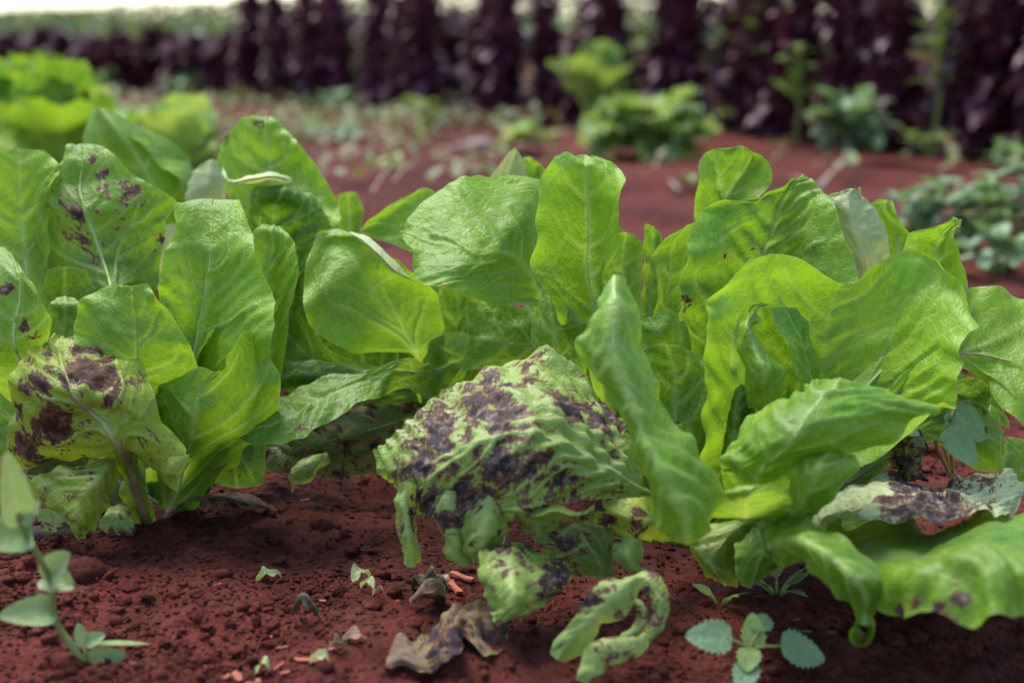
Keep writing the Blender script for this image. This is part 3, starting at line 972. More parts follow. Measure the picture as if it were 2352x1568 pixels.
P4.leaf('C3', 84, '''2060,1600,2 2100,1620,2 2150,1600,2
1900,1300,0 2130,1380,1 2170,1330,0
1850,1150,-.5 2150,1200,1.5 2180,1180,0
1770,1010,-1 2120,1020,1.5 2190,1040,0
1735,890,-1 2110,880,1.5 2240,870,0
1745,720,-1 2105,720,1.5 2280,700,-.5
1770,550,-1 2100,540,1.5 2300,550,-1
1800,380,-.5 2090,380,1.5 2350,400,-1
1840,260,0 2085,270,1.5 2310,290,0
1920,195,1 2080,205,2 2210,220,1
2000,183,2 2075,180,2.2 2130,188,2''', tone=0.8, pucker=0.0015, rib=-1, rib_r=0.0016)
P4.leaf('C3', 85.5, '''1900,1700,0 1950,1720,0 2000,1700,0
1780,1550,0 1900,1580,0 2040,1560,0
1720,1390,0 1880,1420,-.5 2080,1440,0
1780,1200,0 1860,1260,-.5 2130,1350,-1
1810,1060,0 1830,1080,0 1850,1150,0''', tone=0.5, rib_r=0.0014)
P4.leaf('C3', 90.5, '''1850,1600,0 1850,1500,0 1830,1300,0
1650,1640,0 1680,1480,-.5 1700,1230,0
1480,1620,0 1500,1450,-.5 1520,1200,0
1330,1640,0 1350,1430,0 1370,1190,0
1250,1660,0 1290,1420,0 1285,1175,0''', tone=0.36, pucker=0.002, crinkle=0.003, rib_r=0.002, teeth=0.001)
P4.leaf('C5', 90, '''200,1400,0 320,1400,0 430,1400,0
170,1050,0 320,1080,.5 450,1100,0
220,880,0 330,880,.5 455,900,0
240,760,0 340,750,.4 450,790,0
280,728,.2 340,722,.2 400,735,.2''', tone=0.52, pucker=0.002, rib=-1)
P4.leaf('C5', 88.5, '''450,1400,0 500,1400,0 560,1400,0
445,1100,0 500,1100,.5 620,1100,0
455,850,0 520,850,.5 600,880,0
460,720,0 520,730,.3 585,740,0
470,665,0 490,655,0 530,680,0''', tone=0.56, rib_r=0.0015)
P4.leaf('C5', 87, '''500,1500,0 580,1500,0 700,1500,0
520,1290,0 600,1280,.5 760,1200,1
560,1150,0 620,1120,.5 780,1050,1
530,950,0 640,950,.5 810,900,1
520,870,0 640,850,.5 830,790,1
590,790,0 690,750,.3 850,700,1
740,680,0 770,665,.3 830,640,.8''', tone=0.7, rib_r=0.0015)
P4.leaf('C5', 95, '''230,900,0 280,900,0 330,900,0
240,720,0 280,720,0 325,720,0
255,660,0 275,655,0 310,690,0''', tone=0.45, rib_r=0.001)

# --- large lettuce in front
P2.leaf('C5', 92, '''850,900,0 950,900,0 1050,900,0
812,640,0 950,650,.5 1150,640,0
828,500,-.5 1010,500,.8 1250,475,0
820,380,-.8 1050,410,1 1310,370,0
822,270,-.5 1100,330,1 1310,280,0
880,185,0 1130,260,1 1260,210,.3
1000,150,.5 1130,180,.8 1190,175,.6
1070,143,.7 1110,141,.7 1140,147,.7''', ribs='''5 1010,500 1060,420 1130,320 1190,210
3.5 1050,460 1130,430 1200,350
3.5 970,450 970,330 930,230
3.5 1000,480 990,350 1050,260''', midrib=False, tone=0.6, rib=-1)
P2.leaf('C5', 87.5, '''1850,1150,0 1950,1150,0 2050,1100,0
1850,900,0 1950,930,-.5 2090,900,0
1800,760,0 1900,800,-.7 2090,780,0
1740,600,0 1850,640,-.6 2030,640,0
1690,490,0 1820,520,-.3 1960,540,0
1790,455,0 1860,450,0 1915,470,0
1880,425,0 1895,418,0 1908,425,0''', mat='lettuce_pale', tone=0.4, crinkle=0.004, rib_r=0.0015)
P2.leaf('CA', 89, '''700,1500,0 850,1500,0 1100,1500,0
720,1100,0 850,1100,.5 1080,1150,0
640,850,0 800,870,.7 1000,980,0
530,680,0 700,700,.6 870,800,0
530,640,.2 690,640,.6 832,700,.2
620,592,.5 710,585,.5 790,600,.5''', tone=0.85, pucker=0.0005)
P2.leaf('CA', 82.5, '''900,1900,0 1200,1900,0 1600,1900,0
850,1300,0 1250,1500,1 1690,1560,0
950,1130,0 1300,1250,1 1620,1250,0
1010,985,0 1330,1080,.9 1558,1050,0
1170,950,.2 1400,970,.6 1570,960,.1
1330,890,.3 1480,880,.4 1600,900,.2
1530,838,.4 1570,828,.4 1610,835,.4''', tone=0.8)
P2.leaf('C6', 80, '''1800,800,0 1800,720,0 1850,550,0
1930,810,0 1950,700,.3 1960,400,1
2080,880,0 2080,715,.2 2000,240,2
2160,1010,-1 2200,740,0 2150,255,2
2260,1140,-1.5 2350,780,-.5 2300,300,2
2380,1220,-1.5 2480,850,-1 2450,350,1.5
2550,1150,-1 2600,900,-1 2580,600,0''', ribs='''8 1910,700 2060,710 2200,735 2320,770
5 1920,720 2050,800 2200,900 2300,1000
5 1930,690 2100,640 2280,560''', tone=0.68, rib_mat='rib_brown', rib_r=0.004)
P2.leaf('C5', 84, '''900,1900,2 1100,1900,2 1300,1900,2
690,1400,0 1120,1500,2 1700,1500,0
680,1200,-1 1180,1200,2 1905,1200,-.5
690,1020,-1 1230,980,2 1905,1050,-.5
730,870,-1 1280,820,2 1870,890,0
760,750,-.5 1330,680,2 1810,760,.5
830,630,0 1370,580,2 1770,620,1
980,515,.5 1410,480,2.2 1710,520,1.5
1200,485,1 1460,400,2.5 1650,450,2
1420,370,2 1510,345,2.7 1590,355,2.5''', ribs='''6 1240,900 1290,790 1330,680 1370,560 1420,450 1500,350
4 1290,800 1400,760 1490,720
4 950,800 980,750 1070,680 1160,640
5 880,1200 800,1100 780,1000 800,860
3.5 1230,890 1200,800 1190,740
3.5 1590,850 1650,820 1720,800
5 690,1290 780,1400 860,1450''', midrib=False, tone=0.44, tone_tip=0.25, pucker=0.0028, rib=1, rib_r=0.0022, les=[(1000, 860, 40, .5), (1180, 830, 25, .55), (740, 1180, 50, .5), (680, 1350, 50, .6), (1140, 940, 25, .5)])
P2.leaf('D', 83, '''1480,900,0 1530,900,0 1590,900,0
1460,810,0 1530,810,0 1590,810,0
1448,750,0 1510,755,-.3 1565,730,0
1440,727,0 1490,732,0 1530,705,0''', tone=0.5, rib_r=0.001)
P2.leaf('C6', 76, '''300,1700,2 700,1600,1 1000,1600,1
250,1480,0 450,1400,2 700,1300,3 950,1200,3 1200,1150,3 1500,1100,2 1800,1060,0
215,1200,-1 420,1100,1 680,1030,3 960,1000,4 1220,950,4 1550,960,2 1890,1010,0
255,860,-1 450,850,1 680,780,3 1000,800,4.5 1300,780,4 1620,800,2 1920,880,0
195,640,-1 420,620,1 680,560,3 1030,600,4.5 1380,620,4 1680,600,2 1900,720,0
195,480,-1 420,440,1 700,380,3 1060,450,4.5 1430,450,4 1760,420,2 1960,590,.5
240,340,-.5 450,270,1 730,220,3 1090,330,4.5 1450,280,4 1800,260,2.5 2045,510,.5
340,190,0 530,130,1.5 800,120,3 1120,260,4.5 1420,140,4 1720,110,3 1960,340,1.5
480,75,1 650,25,2 850,60,3 1150,235,4.5 1370,90,4 1600,0,3.5 1850,170,2''', ribs='''6 1210,930 1330,800 1420,640 1480,480 1560,300
5 1350,930 1500,850 1620,750 1760,640
5 1080,950 1110,800 1100,700
4.5 860,960 890,800 900,600 950,420
5 430,800 390,650 410,520 450,410''', midrib=False, tone=0.84, pucker=0.0017, rib=-1, nsec=8, maxn=130, rib_r=0.003)
P2.leaf('C6', 77.5, '''860,1100,0 930,1100,1 1000,1100,2
855,950,0 930,950,1 1000,980,2
800,780,0 890,790,1 970,800,2
740,620,0 850,610,1 930,620,2
680,520,.5 790,490,1.2 900,500,2
640,400,1.2 730,385,1.5 830,390,2''', tone=0.55, rib_r=0.001)
P2.leaf('C6', 74.5, '''560,1100,2 640,1100,1 740,1050,2
480,960,1 600,920,-1 730,930,1
460,800,0 600,780,-1.5 710,810,1
440,640,0 540,640,-1 640,690,1
440,520,0 500,520,-1 545,540,1
470,420,1 520,430,0 555,450,1.5
530,370,2 570,375,1 600,390,2
590,352,3 615,355,3 632,368,3''', tone=0.55, pucker=0.002, rib_r=0.0014, rib=-1)
P2.leaf('C6', 76.5, '''330,1500,1 420,1500,0 560,1500,1
290,1300,1 400,1290,0 560,1290,1
330,1120,1 420,1080,0 540,1100,1
390,940,1.5 440,900,1 500,960,1.5
420,850,2 440,830,2 460,850,2''', tone=0.3, pucker=0.002, rib_r=0.001)
P2.leaf('D', 79, '''1560,1200,0 1590,1200,0 1620,1200,0
1490,1050,0 1560,1050,.5 1628,1060,0
1480,930,0 1550,930,.8 1626,940,0
1470,840,0 1550,850,.8 1622,850,0
1480,795,.3 1530,790,.5 1590,805,.3''', tone=0.38)
P2.leaf('C6', 70, '''500,1800,5 650,1800,4 800,1800,5
320,1620,2 560,1620,1 850,1600,3
280,1490,1 600,1480,-1 1000,1480,2
310,1390,1 700,1380,-2 1200,1390,1
350,1300,1 800,1270,-2.5 1400,1330,0
400,1190,1.5 900,1130,-2 1580,1200,0
560,1080,2 1000,1020,-1 1720,1100,0
780,995,2.5 1080,960,0 1790,1055,.5
960,930,3 1120,918,2 1300,935,2''', dzs=1.0, tone=0.55, pucker=0.0026, rib_r=0.0024)
P2.leaf('D', 68, '''1388,660,2 1410,632,2 1435,635,2
1370,720,1 1410,710,0 1460,720,1.5
1340,775,1 1405,790,-1 1470,790,1.5
1322,815,1.5 1425,870,-1.5 1485,850,1.5
1390,880,1 1455,940,-2 1505,910,1.5
1445,960,0 1480,1010,-2.5 1550,990,1
1465,1030,0 1520,1080,-3 1610,1055,0
1500,1110,0 1550,1140,-3 1648,1120,0
1520,1190,-.5 1575,1190,-3 1630,1200,-.5
1550,1232,-1.5 1578,1238,-2 1605,1232,-1.5''', pet=False, dzs=0.75, tone=0.6, pucker=0.002, rib_r=0.001)
# the large rotted leaf and its torn lobes
P2.leaf('C4', 74, '''2060,1230,3 2090,1170,3 2080,1080,3
1900,1180,1 1950,1090,1.5 1960,850,3
1650,1170,-1 1780,1000,0 1880,690,3
1400,1190,-2 1590,890,-1 1800,590,3
1220,1220,-2.5 1440,800,-1.5 1700,460,3
1080,1230,-2.5 1250,735,-2 1540,270,3
1000,1290,-2 1050,740,-2 1350,172,3
820,1240,-1.5 850,790,-2 1080,210,3
640,1290,-1 680,850,-1.5 830,340,2.5
480,1290,0 540,910,-1 620,500,2
370,1240,1 420,940,0 400,620,1.5
310,1080,2 300,960,1 250,770,1.5
240,1010,2.5 205,930,2.5 205,850,2.5''', ribs='''13 2060,1150 1800,1010 1600,900 1450,800 1250,730 1050,740 800,800 600,880 480,960
10 1900,1040 1700,880 1500,740 1400,660 1200,650 1000,680 850,650 760,600
7 1950,1050 1750,830 1500,680 1300,560 1200,470
7 2000,1080 1850,850 1750,700 1650,560 1560,430
9 1650,930 1500,890 1400,890 1250,1010 1120,1110 1010,1160
8 1700,1000 1500,950 1400,980 1300,1080 1210,1170
7 850,790 700,900 560,1010 480,1150
7 1800,1060 1680,1080 1580,1130
6 1000,745 900,860 760,1000
6 1300,560 1100,480 950,430
6 1700,600 1600,420 1480,300''', mat='lettuce_sick', tone=0.72, pucker=0.0022, crinkle=0.0036, ruffle=0.002, nsec=8, leanm=2.2, rib_r=0.0042, rib_to=0.6, maxn=150, teeth=0.002, veinw=1.2,
        les=[(950, 410, 130, .78), (1220, 300, 110, .62), (860, 540, 160, .85), (1450, 560, 150, .82), (1700, 640, 170, .85), (1030, 640, 200, .85), (600, 740, 200, .85), (480, 900, 170, .85),
             (1000, 960, 220, .85), (1250, 950, 180, .8), (1450, 1080, 170, .8), (760, 1150, 200, .92), (560, 1180, 170, .88), (350, 1120, 100, .6), (1150, 700, 160, .75), (330, 700, 90, .5),
             (1500, 250, 110, .5), (1800, 1100, 110, .55), (1700, 860, 160, .55), (1350, 430, 140, .45), (380, 850, 120, .55), (1150, 1170, 120, .6)])
P2.leaf('C4', 72.6, '''880,1020,-.6 960,1010,-.8 1060,1030,-.6
820,1180,-.3 950,1170,-.6 1090,1180,-.4
770,1330,0 920,1310,-.9 1090,1300,-.2
745,1430,.2 900,1420,-.7 1075,1380,0
780,1510,.2 880,1490,-.4 1020,1460,.2
830,1535,.2 890,1535,0 950,1510,.2''', pet=False, mat='lettuce_sick', name='leaf_lobe', midrib=False, tone=0.72, crinkle=0.004, teeth=0.003, ruffle=0.003, nsec=5, les=[(880, 1400, 60, .55), (980, 1380, 60, .6), (860, 1460, 50, .55), (1070, 1340, 50, .5), (900, 1150, 140, .8)])
P2.leaf('C4', 73.0, '''600,1080,-.3 680,1070,-.6 780,1090,-.4
570,1230,0 670,1240,-.6 780,1240,0
585,1370,.2 680,1360,-.5 765,1380,.2
620,1460,.2 700,1470,-.4 775,1480,.2
640,1530,.2 700,1545,-.2 790,1540,.2
740,1590,.2 780,1600,0 830,1590,.2''', pet=False, mat='lettuce_sick', name='leaf_lobe', midrib=False, tone=0.66, crinkle=0.005, teeth=0.003, ruffle=0.003, nsec=5, les=[(670, 1300, 150, .8), (720, 1180, 120, .8), (650, 1480, 60, .5)])
P2.leaf('C4', 74.0, '''330,1060,-.2 390,1050,-.4 460,1080,-.2
305,1180,0 370,1190,-.4 440,1210,0
330,1280,.2 380,1290,-.5 430,1310,.2
320,1360,.2 385,1370,-.5 445,1390,.2
345,1450,.2 395,1450,-.5 455,1470,.2
365,1520,.2 405,1520,-.3 450,1530,.2
385,1590,.2 410,1605,0 430,1590,.2''', pet=False, mat='lettuce_sick', name='leaf_lobe', midrib=False, tone=0.66, crinkle=0.005, teeth=0.002, ruffle=0.003, nsec=5, les=[(380, 1340, 90, .75), (390, 1200, 90, .7)])
P2.leaf('C4', 72.9, '''1080,1120,0 1200,1100,-.3 1330,1120,0
1090,1240,.2 1230,1260,-.4 1380,1240,.2
1130,1330,.4 1260,1340,-.2 1420,1330,.4
1180,1390,.5 1260,1400,.2 1350,1390,.5''', pet=False, mat='lettuce_sick', name='leaf_lobe', midrib=False, tone=0.3, crinkle=0.004, les_base=0.5, nsec=5)
P2.leaf('C4', 71.2, '''1020,1225,0 1025,1240,-.2 1030,1255,0
1130,1195,0 1130,1240,-.5 1120,1280,0
1250,1240,0 1250,1280,-.5 1240,1330,0
1380,1200,0 1380,1250,-.5 1370,1310,0
1520,1240,0 1510,1280,-.5 1500,1330,0
1640,1205,1 1640,1250,.5 1600,1340,1''', pet=False, mat='lettuce_sick', name='folded_leaf_edge', midrib=False, tone=0.75, veins=False, les=[(1200, 1230, 60, .7), (1560, 1270, 80, .6)])
P2.leaf('C4', 73.5, '''2120,1450,2 2140,1350,1 2100,1180,2
1980,1450,0 1990,1320,-.5 1960,1150,0
1850,1430,0 1850,1290,-.7 1800,1160,0
1720,1370,0 1720,1260,-.5 1690,1180,0
1630,1320,0 1640,1270,0 1650,1210,0''', mat='lettuce_spot', tone=0.75, ruffle=0.002, rib_r=0.001, les=[(1750, 1300, 110, .6), (1900, 1330, 110, .62), (1680, 1230, 60, .7), (2000, 1260, 70, .5), (1830, 1180, 50, .6)])
# blotched and curled leaves at its foot
P2.leaf('C9', 70, '''1150,640,2 1300,620,2 1450,700,2
1045,710,1 1250,740,0 1680,830,1
1040,860,0 1260,870,-1 1600,900,0
1075,980,0 1270,980,-1.5 1550,1000,0
1110,1070,-.5 1260,1080,-1.5 1460,1050,-.5
1130,1140,-1 1200,1150,-1 1330,1115,-1''', pet=False, mat='lettuce_sick', tone=0.7, midrib=False, pucker=0.002, crinkle=0.003, les=[(1250, 720, 150, .8), (1550, 870, 170, .85), (1380, 1000, 80, .55), (1150, 780, 60, .5), (1420, 850, 110, .6)])
P2.leaf('C9', 74.5, '''1380,480,0 1700,500,0 1940,540,0
1400,600,0 1780,650,-.3 1950,700,0
1500,720,0 1850,780,-.3 1960,800,0
1700,850,0 1860,870,0 1950,860,0''', mat='lettuce_sick', tone=0.1, les=[(1600, 620, 250, .62)], rib_r=0.002)
P2.leaf('C9', 73, '''1960,600,0 2060,590,0 2130,610,0
1930,680,0 2040,690,-.4 2150,680,0
1960,760,0 2060,760,-.4 2130,760,0
2050,840,0 2120,850,0 2190,800,0''', pet=False, mat='lettuce_sick', name='leaf_lobe', midrib=False, teeth=0.0035, ruffle=0.002, tone=0.55, crinkle=0.003, les=[(1980, 640, 60, .7), (2150, 790, 60, .6)])
P2.leaf('C9', 68, '''2000,870,2 2070,860,1 2150,860,2
1870,900,1 1980,950,-.5 2060,1010,1
1770,980,0 1880,1040,-1.2 2000,1130,0
1720,1080,0 1800,1120,-1 1840,1150,0
1640,1180,0 1720,1200,-1 1810,1240,0
1540,1280,0 1630,1300,-1 1740,1350,0
1515,1370,0 1560,1400,-.5 1610,1420,0''', pet=False, mat='lettuce_sick', midrib=False, tone=0.7, crinkle=0.003, dzs=0.25, teeth=0.004, les=[(1800, 1030, 120, .75), (1920, 960, 90, .65), (1700, 1110, 80, .6), (1980, 1080, 70, .6), (1600, 1290, 50, .45)])
P2.leaf('C9', 69.5, '''2000,860,2 2080,840,2 2150,800,2
2100,920,1 2170,870,.5 2240,830,1
2160,1000,0 2230,970,-.5 2300,930,0
2190,1100,-.5 2250,1090,-1 2310,1060,-.5
2150,1200,-1 2200,1220,-1.3 2260,1210,-1
2060,1290,-1.5 2100,1310,-1.8 2170,1310,-1.5''', pet=False, mat='lettuce_sick', midrib=False, tone=0.6, crinkle=0.003, dzs=0.4, teeth=0.004, les=[(2230, 950, 150, .85), (2200, 1150, 130, .8), (2090, 960, 80, .6), (2120, 1270, 70, .6)])
P2.leaf('C9', 68.5, '''2030,1010,0 2090,1000,-.2 2130,1010,0
2090,1080,0 2140,1080,-.4 2180,1090,0
2070,1180,0 2120,1200,-.4 2170,1200,0
1980,1240,0 2000,1270,-.3 2060,1290,0''', pet=False, mat='lettuce_sick', name='folded_leaf_edge', midrib=False, tone=0.5, les=[(2100, 1120, 110, .9)])
P2.leaf('C9', 67.0, '''2170,1240,.5 2180,1290,.5 2170,1330,.5
2050,1260,0 2050,1330,-.6 2040,1400,-.4
1900,1260,0 1920,1350,-1 1950,1440,-.6
1750,1330,0 1830,1400,-1 1870,1470,-.6
1720,1440,-.4 1790,1480,-1 1870,1500,-.6
1690,1540,-.8 1760,1570,-1.2 1840,1600,-.8''', pet=False, mat='lettuce_sick', midrib=False, tone=0.75, crinkle=0.003, dzs=0.25, teeth=0.004, les=[(1950, 1330, 150, .8), (2080, 1290, 90, .7), (1800, 1480, 50, .5)])
P2.leaf('C9', 67.6, '''420,1470,-1 410,1420,-.6 440,1340,.6
520,1440,-1 510,1390,-.8 500,1260,1.2
680,1505,-1.6 620,1400,-.8 620,1280,1
800,1430,-.8 760,1320,0 740,1230,1.6
900,1415,-.6 850,1250,.8 820,1110,2.8
915,1250,1 950,1150,2 940,1035,3.8
1050,1360,.2 1050,1180,2 1030,1020,4.4
1120,1380,.2 1150,1250,2 1100,1010,4.6
1240,1300,1.5 1230,1240,2.6 1200,1100,4''', pet=False, mat='dry', tone=0.28, crinkle=0.007, midrib=False, ruffle=0.003, dzs=1.0, teeth=0.0, les=[(820, 1330, 220, 1.0), (1150, 1250, 130, .85), (1000, 1100, 120, .6), (460, 1400, 60, .5)])
# leaves reaching out to the right
P2.leaf('C7', 74, '''930,520,-1 910,490,0 930,450,1
1080,520,-3 1060,420,0 1050,290,2
1250,500,-3.5 1250,340,0 1230,195,3
1430,490,-3.5 1430,320,0 1430,160,4
1600,500,-3.5 1620,350,0 1600,155,4
1780,510,-3 1800,380,0 1780,240,3
2000,480,-2 2000,320,1 1920,130,5
2200,450,-1 2200,300,2 2150,150,5
2310,400,1 2330,320,3 2300,225,5''', ribs='''7 920,480 1050,300 1180,230 1400,215 1500,250
6 960,460 1100,340 1300,300 1480,340
6 980,480 1100,380 1250,400 1350,460
5 950,480 1060,270 1180,210
5 1400,330 1700,380 1950,330 2150,250''', mat='lettuce_pale', tone=0.55, crinkle=0.006, rib_mat='rib_pale', rib_r=0.0028, nsec=9, rib_to=0.5, les=[(1600, 350, 200, .95), (1800, 400, 230, .95), (1550, 200, 120, .7), (1850, 200, 160, .6), (2080, 220, 120, .6), (1200, 440, 90, .45), (2100, 380, 100, .5)])
P2.leaf('C7', 66, '''1000,640,3 1000,600,3 1000,570,3.5 1000,540,4 1000,510,4.5
1300,900,0 1330,790,0 1240,690,2 1200,580,4 1250,475,6
1390,1090,-1 1430,840,-1 1480,710,1 1450,600,3.5 1500,455,6.5
1560,1130,-2 1610,820,-2 1700,720,1 1700,620,3.5 1720,510,6.5
1760,1090,-3 1850,720,-2.5 1900,680,0 1900,600,3 1950,480,6
1960,1170,-4 2060,672,-3 2100,640,0 2150,560,3 2150,450,6
2200,1125,-4.5 2230,740,-3.5 2300,650,0 2350,560,3 2352,440,6
2450,1080,-4.5 2450,790,-4 2500,680,-1 2500,570,2 2500,430,5''', ribs='''10 1240,690 1500,705 1700,720 1850,700
6 1650,700 1750,640 1950,560 2100,500
6 1550,710 1650,760 1760,800
5 1200,650 1350,620 1500,560''', mat='lettuce', tone=0.5, pucker=0.002, rib=-1, midrib=False, ruffle=0.004, les=[(1660, 1020, 60, .8), (1910, 1000, 60, .8), (1780, 1060, 80, .75), (1470, 1080, 50, .75), (1900, 900, 30, .7), (1840, 1130, 60, .6)])
P2.leaf('C7', 66.5, '''500,930,6 440,750,5 420,600,6
700,800,3 680,640,2 650,490,3
860,750,1 860,620,0 870,480,2
960,830,0 1000,690,-1 1010,560,1
1040,900,0 1120,780,-1.5 1140,630,0
1130,985,0 1220,880,-2 1280,730,-.5
1210,1050,0 1280,970,-2 1395,850,-1
1245,1130,0 1290,1080,-1.5 1350,980,-1
1255,1190,0 1290,1180,-1.5 1335,1090,-1''', pet=False, tone=0.5, pucker=0.0012, rib_r=0.001, les=[(1300, 850, 25, .7), (1080, 850, 25, .5)])
def scroll():
    rows = []
    for i in range(17):
        a = math.radians(-62 + 30 * i)
        rad = 108 - 3.6 * i
        cx, cy = 1243 + 1.5 * i, 1240
        x, y = cx + rad * math.cos(a), cy + rad * math.sin(a)
        xf, yf = 1290 + 0.62 * (x - cx), 1175 + 0.62 * (y - cy)
        rows.append(f'{x:.0f},{y:.0f},-1.4 {(x * .55 + xf * .45):.0f},{(y * .55 + yf * .45):.0f},0 {xf:.0f},{yf:.0f},1.6')
    return '\n'.join(rows)
P2.leaf('C7', 65.5, scroll(), pet=False, name='curled_leaf_tip', tone=0.6, midrib=False, veins=False, pucker=0.0004, dzs=1.0, wave=0.0, ruffle=0.0, teeth=0.0)
P2.leaf('C7', 72.5, '''300,480,1 500,470,0 700,470,1
120,580,0 330,620,-.6 480,620,0
90,640,0 250,740,-.6 430,760,0
200,830,0 300,850,-.5 440,900,0
280,890,0 340,910,0 420,930,0''', mat='lettuce_spot', tone=0.3, les=[(230, 650, 40, .7), (300, 840, 60, .65), (190, 540, 50, .6)], rib_r=0.002)
P2.leaf('C7', 71, '''420,560,1 560,520,0 860,480,1
390,700,0 600,680,-1 870,700,0
400,820,0 560,800,-.8 740,790,0
450,920,0 520,930,-.4 600,870,0''', tone=0.34, rib_r=0.002)
P2.leaf('C7', 67, '''215,452,3 480,462,2.5 780,457,3
240,390,1.5 480,370,.5 790,390,1.5
320,285,.5 500,280,-.5 785,320,.5
420,242,0 560,236,-.5 700,245,0''', pet=False, tone=0.78, midrib=False, pucker=0.0004)
P2.leaf('C7', 68.5, '''640,470,2 780,480,1.5 900,470,2
760,300,1 870,330,0 990,380,1
785,200,.5 930,230,-.6 1080,280,.5
790,130,.3 960,150,-.8 1180,190,.3
840,65,.3 980,80,-.6 1245,130,.3
930,15,.5 1040,20,0 1190,45,.5
1000,5,.6 1050,4,.4 1110,6,.6''', pet=True, tone=0.58, rib_r=0.0012)
P2.leaf('C6', 80, '''1580,1120,0 1640,1110,-.5 1700,1110,0
1500,1220,0 1620,1210,-1 1760,1220,0
1440,1330,0 1600,1320,-1.2 1750,1330,0
1430,1420,0 1580,1430,-1.2 1740,1430,0
1450,1500,0 1580,1520,-1 1730,1500,0
1500,1560,0 1600,1570,0 1700,1560,0''', mat='lettuce_rot', tone=0.3, crinkle=0.014, midrib=False, les_base=0.75, teeth=0.006, ruffle=0.006)
P2.leaf('C6', 79, '''1560,1130,0 1610,1125,-.3 1660,1130,0
1530,1190,0 1590,1195,-.3 1650,1200,0
1520,1240,0 1580,1250,-.3 1660,1250,0''', pet=False, mat='lettuce_pale', midrib=False, tone=0.6, les=[(1640, 1230, 60, .6)], name='leaf_lobe')
P2.leaf('C6', 83, '''1780,1300,0 1800,1180,0 1790,1085,0
1900,1400,0 1950,1200,-.5 1950,1035,0
2050,1480,0 2080,1250,-.6 2080,1070,0
2180,1500,0 2170,1280,-.4 2180,1105,0
2235,1490,0 2215,1300,0 2225,1220,0''', tone=0.5, les=[(2080, 1180, 60, .3)], rib_r=0.002)
P2.leaf('C6', 85, '''2050,1700,0 2100,1600,0 2150,1500,0
2180,1700,0 2230,1500,-.4 2200,1270,0
2300,1650,0 2330,1480,-.4 2330,1270,0
2450,1500,0 2450,1420,0 2440,1330,0''', tone=0.35, rib_r=0.002)
P2.leaf('C6', 86, '''1900,1150,0 1910,1000,0 1900,820,0
2030,1160,0 2040,1020,-.3 2050,880,0
2150,1150,0 2160,1060,0 2130,950,0
2250,1200,0 2250,1150,0 2240,1120,0''', tone=0.3, rib_r=0.001)

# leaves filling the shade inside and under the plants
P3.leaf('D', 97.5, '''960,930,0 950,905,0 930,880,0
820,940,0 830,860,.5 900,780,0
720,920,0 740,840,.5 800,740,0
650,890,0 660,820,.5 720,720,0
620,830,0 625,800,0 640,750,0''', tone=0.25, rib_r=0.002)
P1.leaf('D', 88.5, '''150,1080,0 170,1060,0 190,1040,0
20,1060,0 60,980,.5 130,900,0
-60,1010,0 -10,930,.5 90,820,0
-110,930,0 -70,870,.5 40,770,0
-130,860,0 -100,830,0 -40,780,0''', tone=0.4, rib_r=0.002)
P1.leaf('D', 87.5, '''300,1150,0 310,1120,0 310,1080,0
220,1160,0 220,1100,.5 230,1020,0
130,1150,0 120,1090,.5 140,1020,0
60,1120,0 60,1080,0 75,1040,0''', mat='lettuce_rot', tone=0.2, les_base=0.5, rib_r=0.002)  # added gap filler, its dark colour stands in for the shade under the plant
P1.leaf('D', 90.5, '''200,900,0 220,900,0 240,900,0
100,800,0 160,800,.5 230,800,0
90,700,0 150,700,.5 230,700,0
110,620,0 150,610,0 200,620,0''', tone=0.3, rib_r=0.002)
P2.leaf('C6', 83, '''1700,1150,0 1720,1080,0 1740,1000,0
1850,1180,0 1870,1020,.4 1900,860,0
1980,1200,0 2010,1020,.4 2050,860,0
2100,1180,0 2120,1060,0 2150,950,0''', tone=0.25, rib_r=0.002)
# ------------------------------------------------------------------ lettuces grown leaf by leaf around a heart (unseen sides and farther rows)
def grown_leaf(plant, az, length, width, elev0, bend, mat='lettuce', off=0.008, z0=0.012, up=0.0, **kw):
    """az: direction it grows out; elev0: start elevation in degrees; bend: degrees it leans over towards the tip"""
    rows = []
    p = plant.base + np.array([math.cos(az) * off, math.sin(az) * off, z0])
    side = np.array([-math.sin(az), math.cos(az), 0])
    n = 7
    prof = [0.16, 0.30, 0.62, 0.92, 1.0, 0.86, 0.42]
    prof_d = kw.pop('cup', 0.30)
    wob = kw.pop('wob', 0.0)
    r = np.random.default_rng(LEAF_N[0] + 900)
    for i in range(n):
        f = i / (n - 1)
        el = math.radians(elev0 - bend * f ** 1.4)
        d = np.array([math.cos(az) * math.cos(el), math.sin(az) * math.cos(el), math.sin(el)])
        nrm = np.array([-math.cos(az) * math.sin(el), -math.sin(az) * math.sin(el), math.cos(el)])
        w = width * prof[i] / 2
        jj = wob * (r.random(3) - 0.5)
        rows.append([p - side * w + nrm * (w * prof_d + jj[0]), p + nrm * jj[1] * 0.4, p + side * w + nrm * (w * prof_d + jj[2])])
        if i < n - 1:
            p = p + d * (length / (n - 1))
    return make_leaf(plant.o, plant.base, np.array(rows), **kw, mat=mat)

r3 = np.random.default_rng(41)
def heart(plant, n, l0, l1, az0=0.0, az1=6.283, e0=55, e1=85, res=0.0026):
    for i in range(n):
        az = az0 + (az1 - az0) * (i + 0.5 * r3.random()) / n
        grown_leaf(plant, az, l0 + (l1 - l0) * r3.random(), 0.06 + 0.03 * r3.random(), e0 + (e1 - e0) * r3.random(), 15 + 25 * r3.random(),
                   tone=0.35 + 0.3 * r3.random(), res=res, wob=0.012, ruffle=0.0015, rib_r=0.0025)
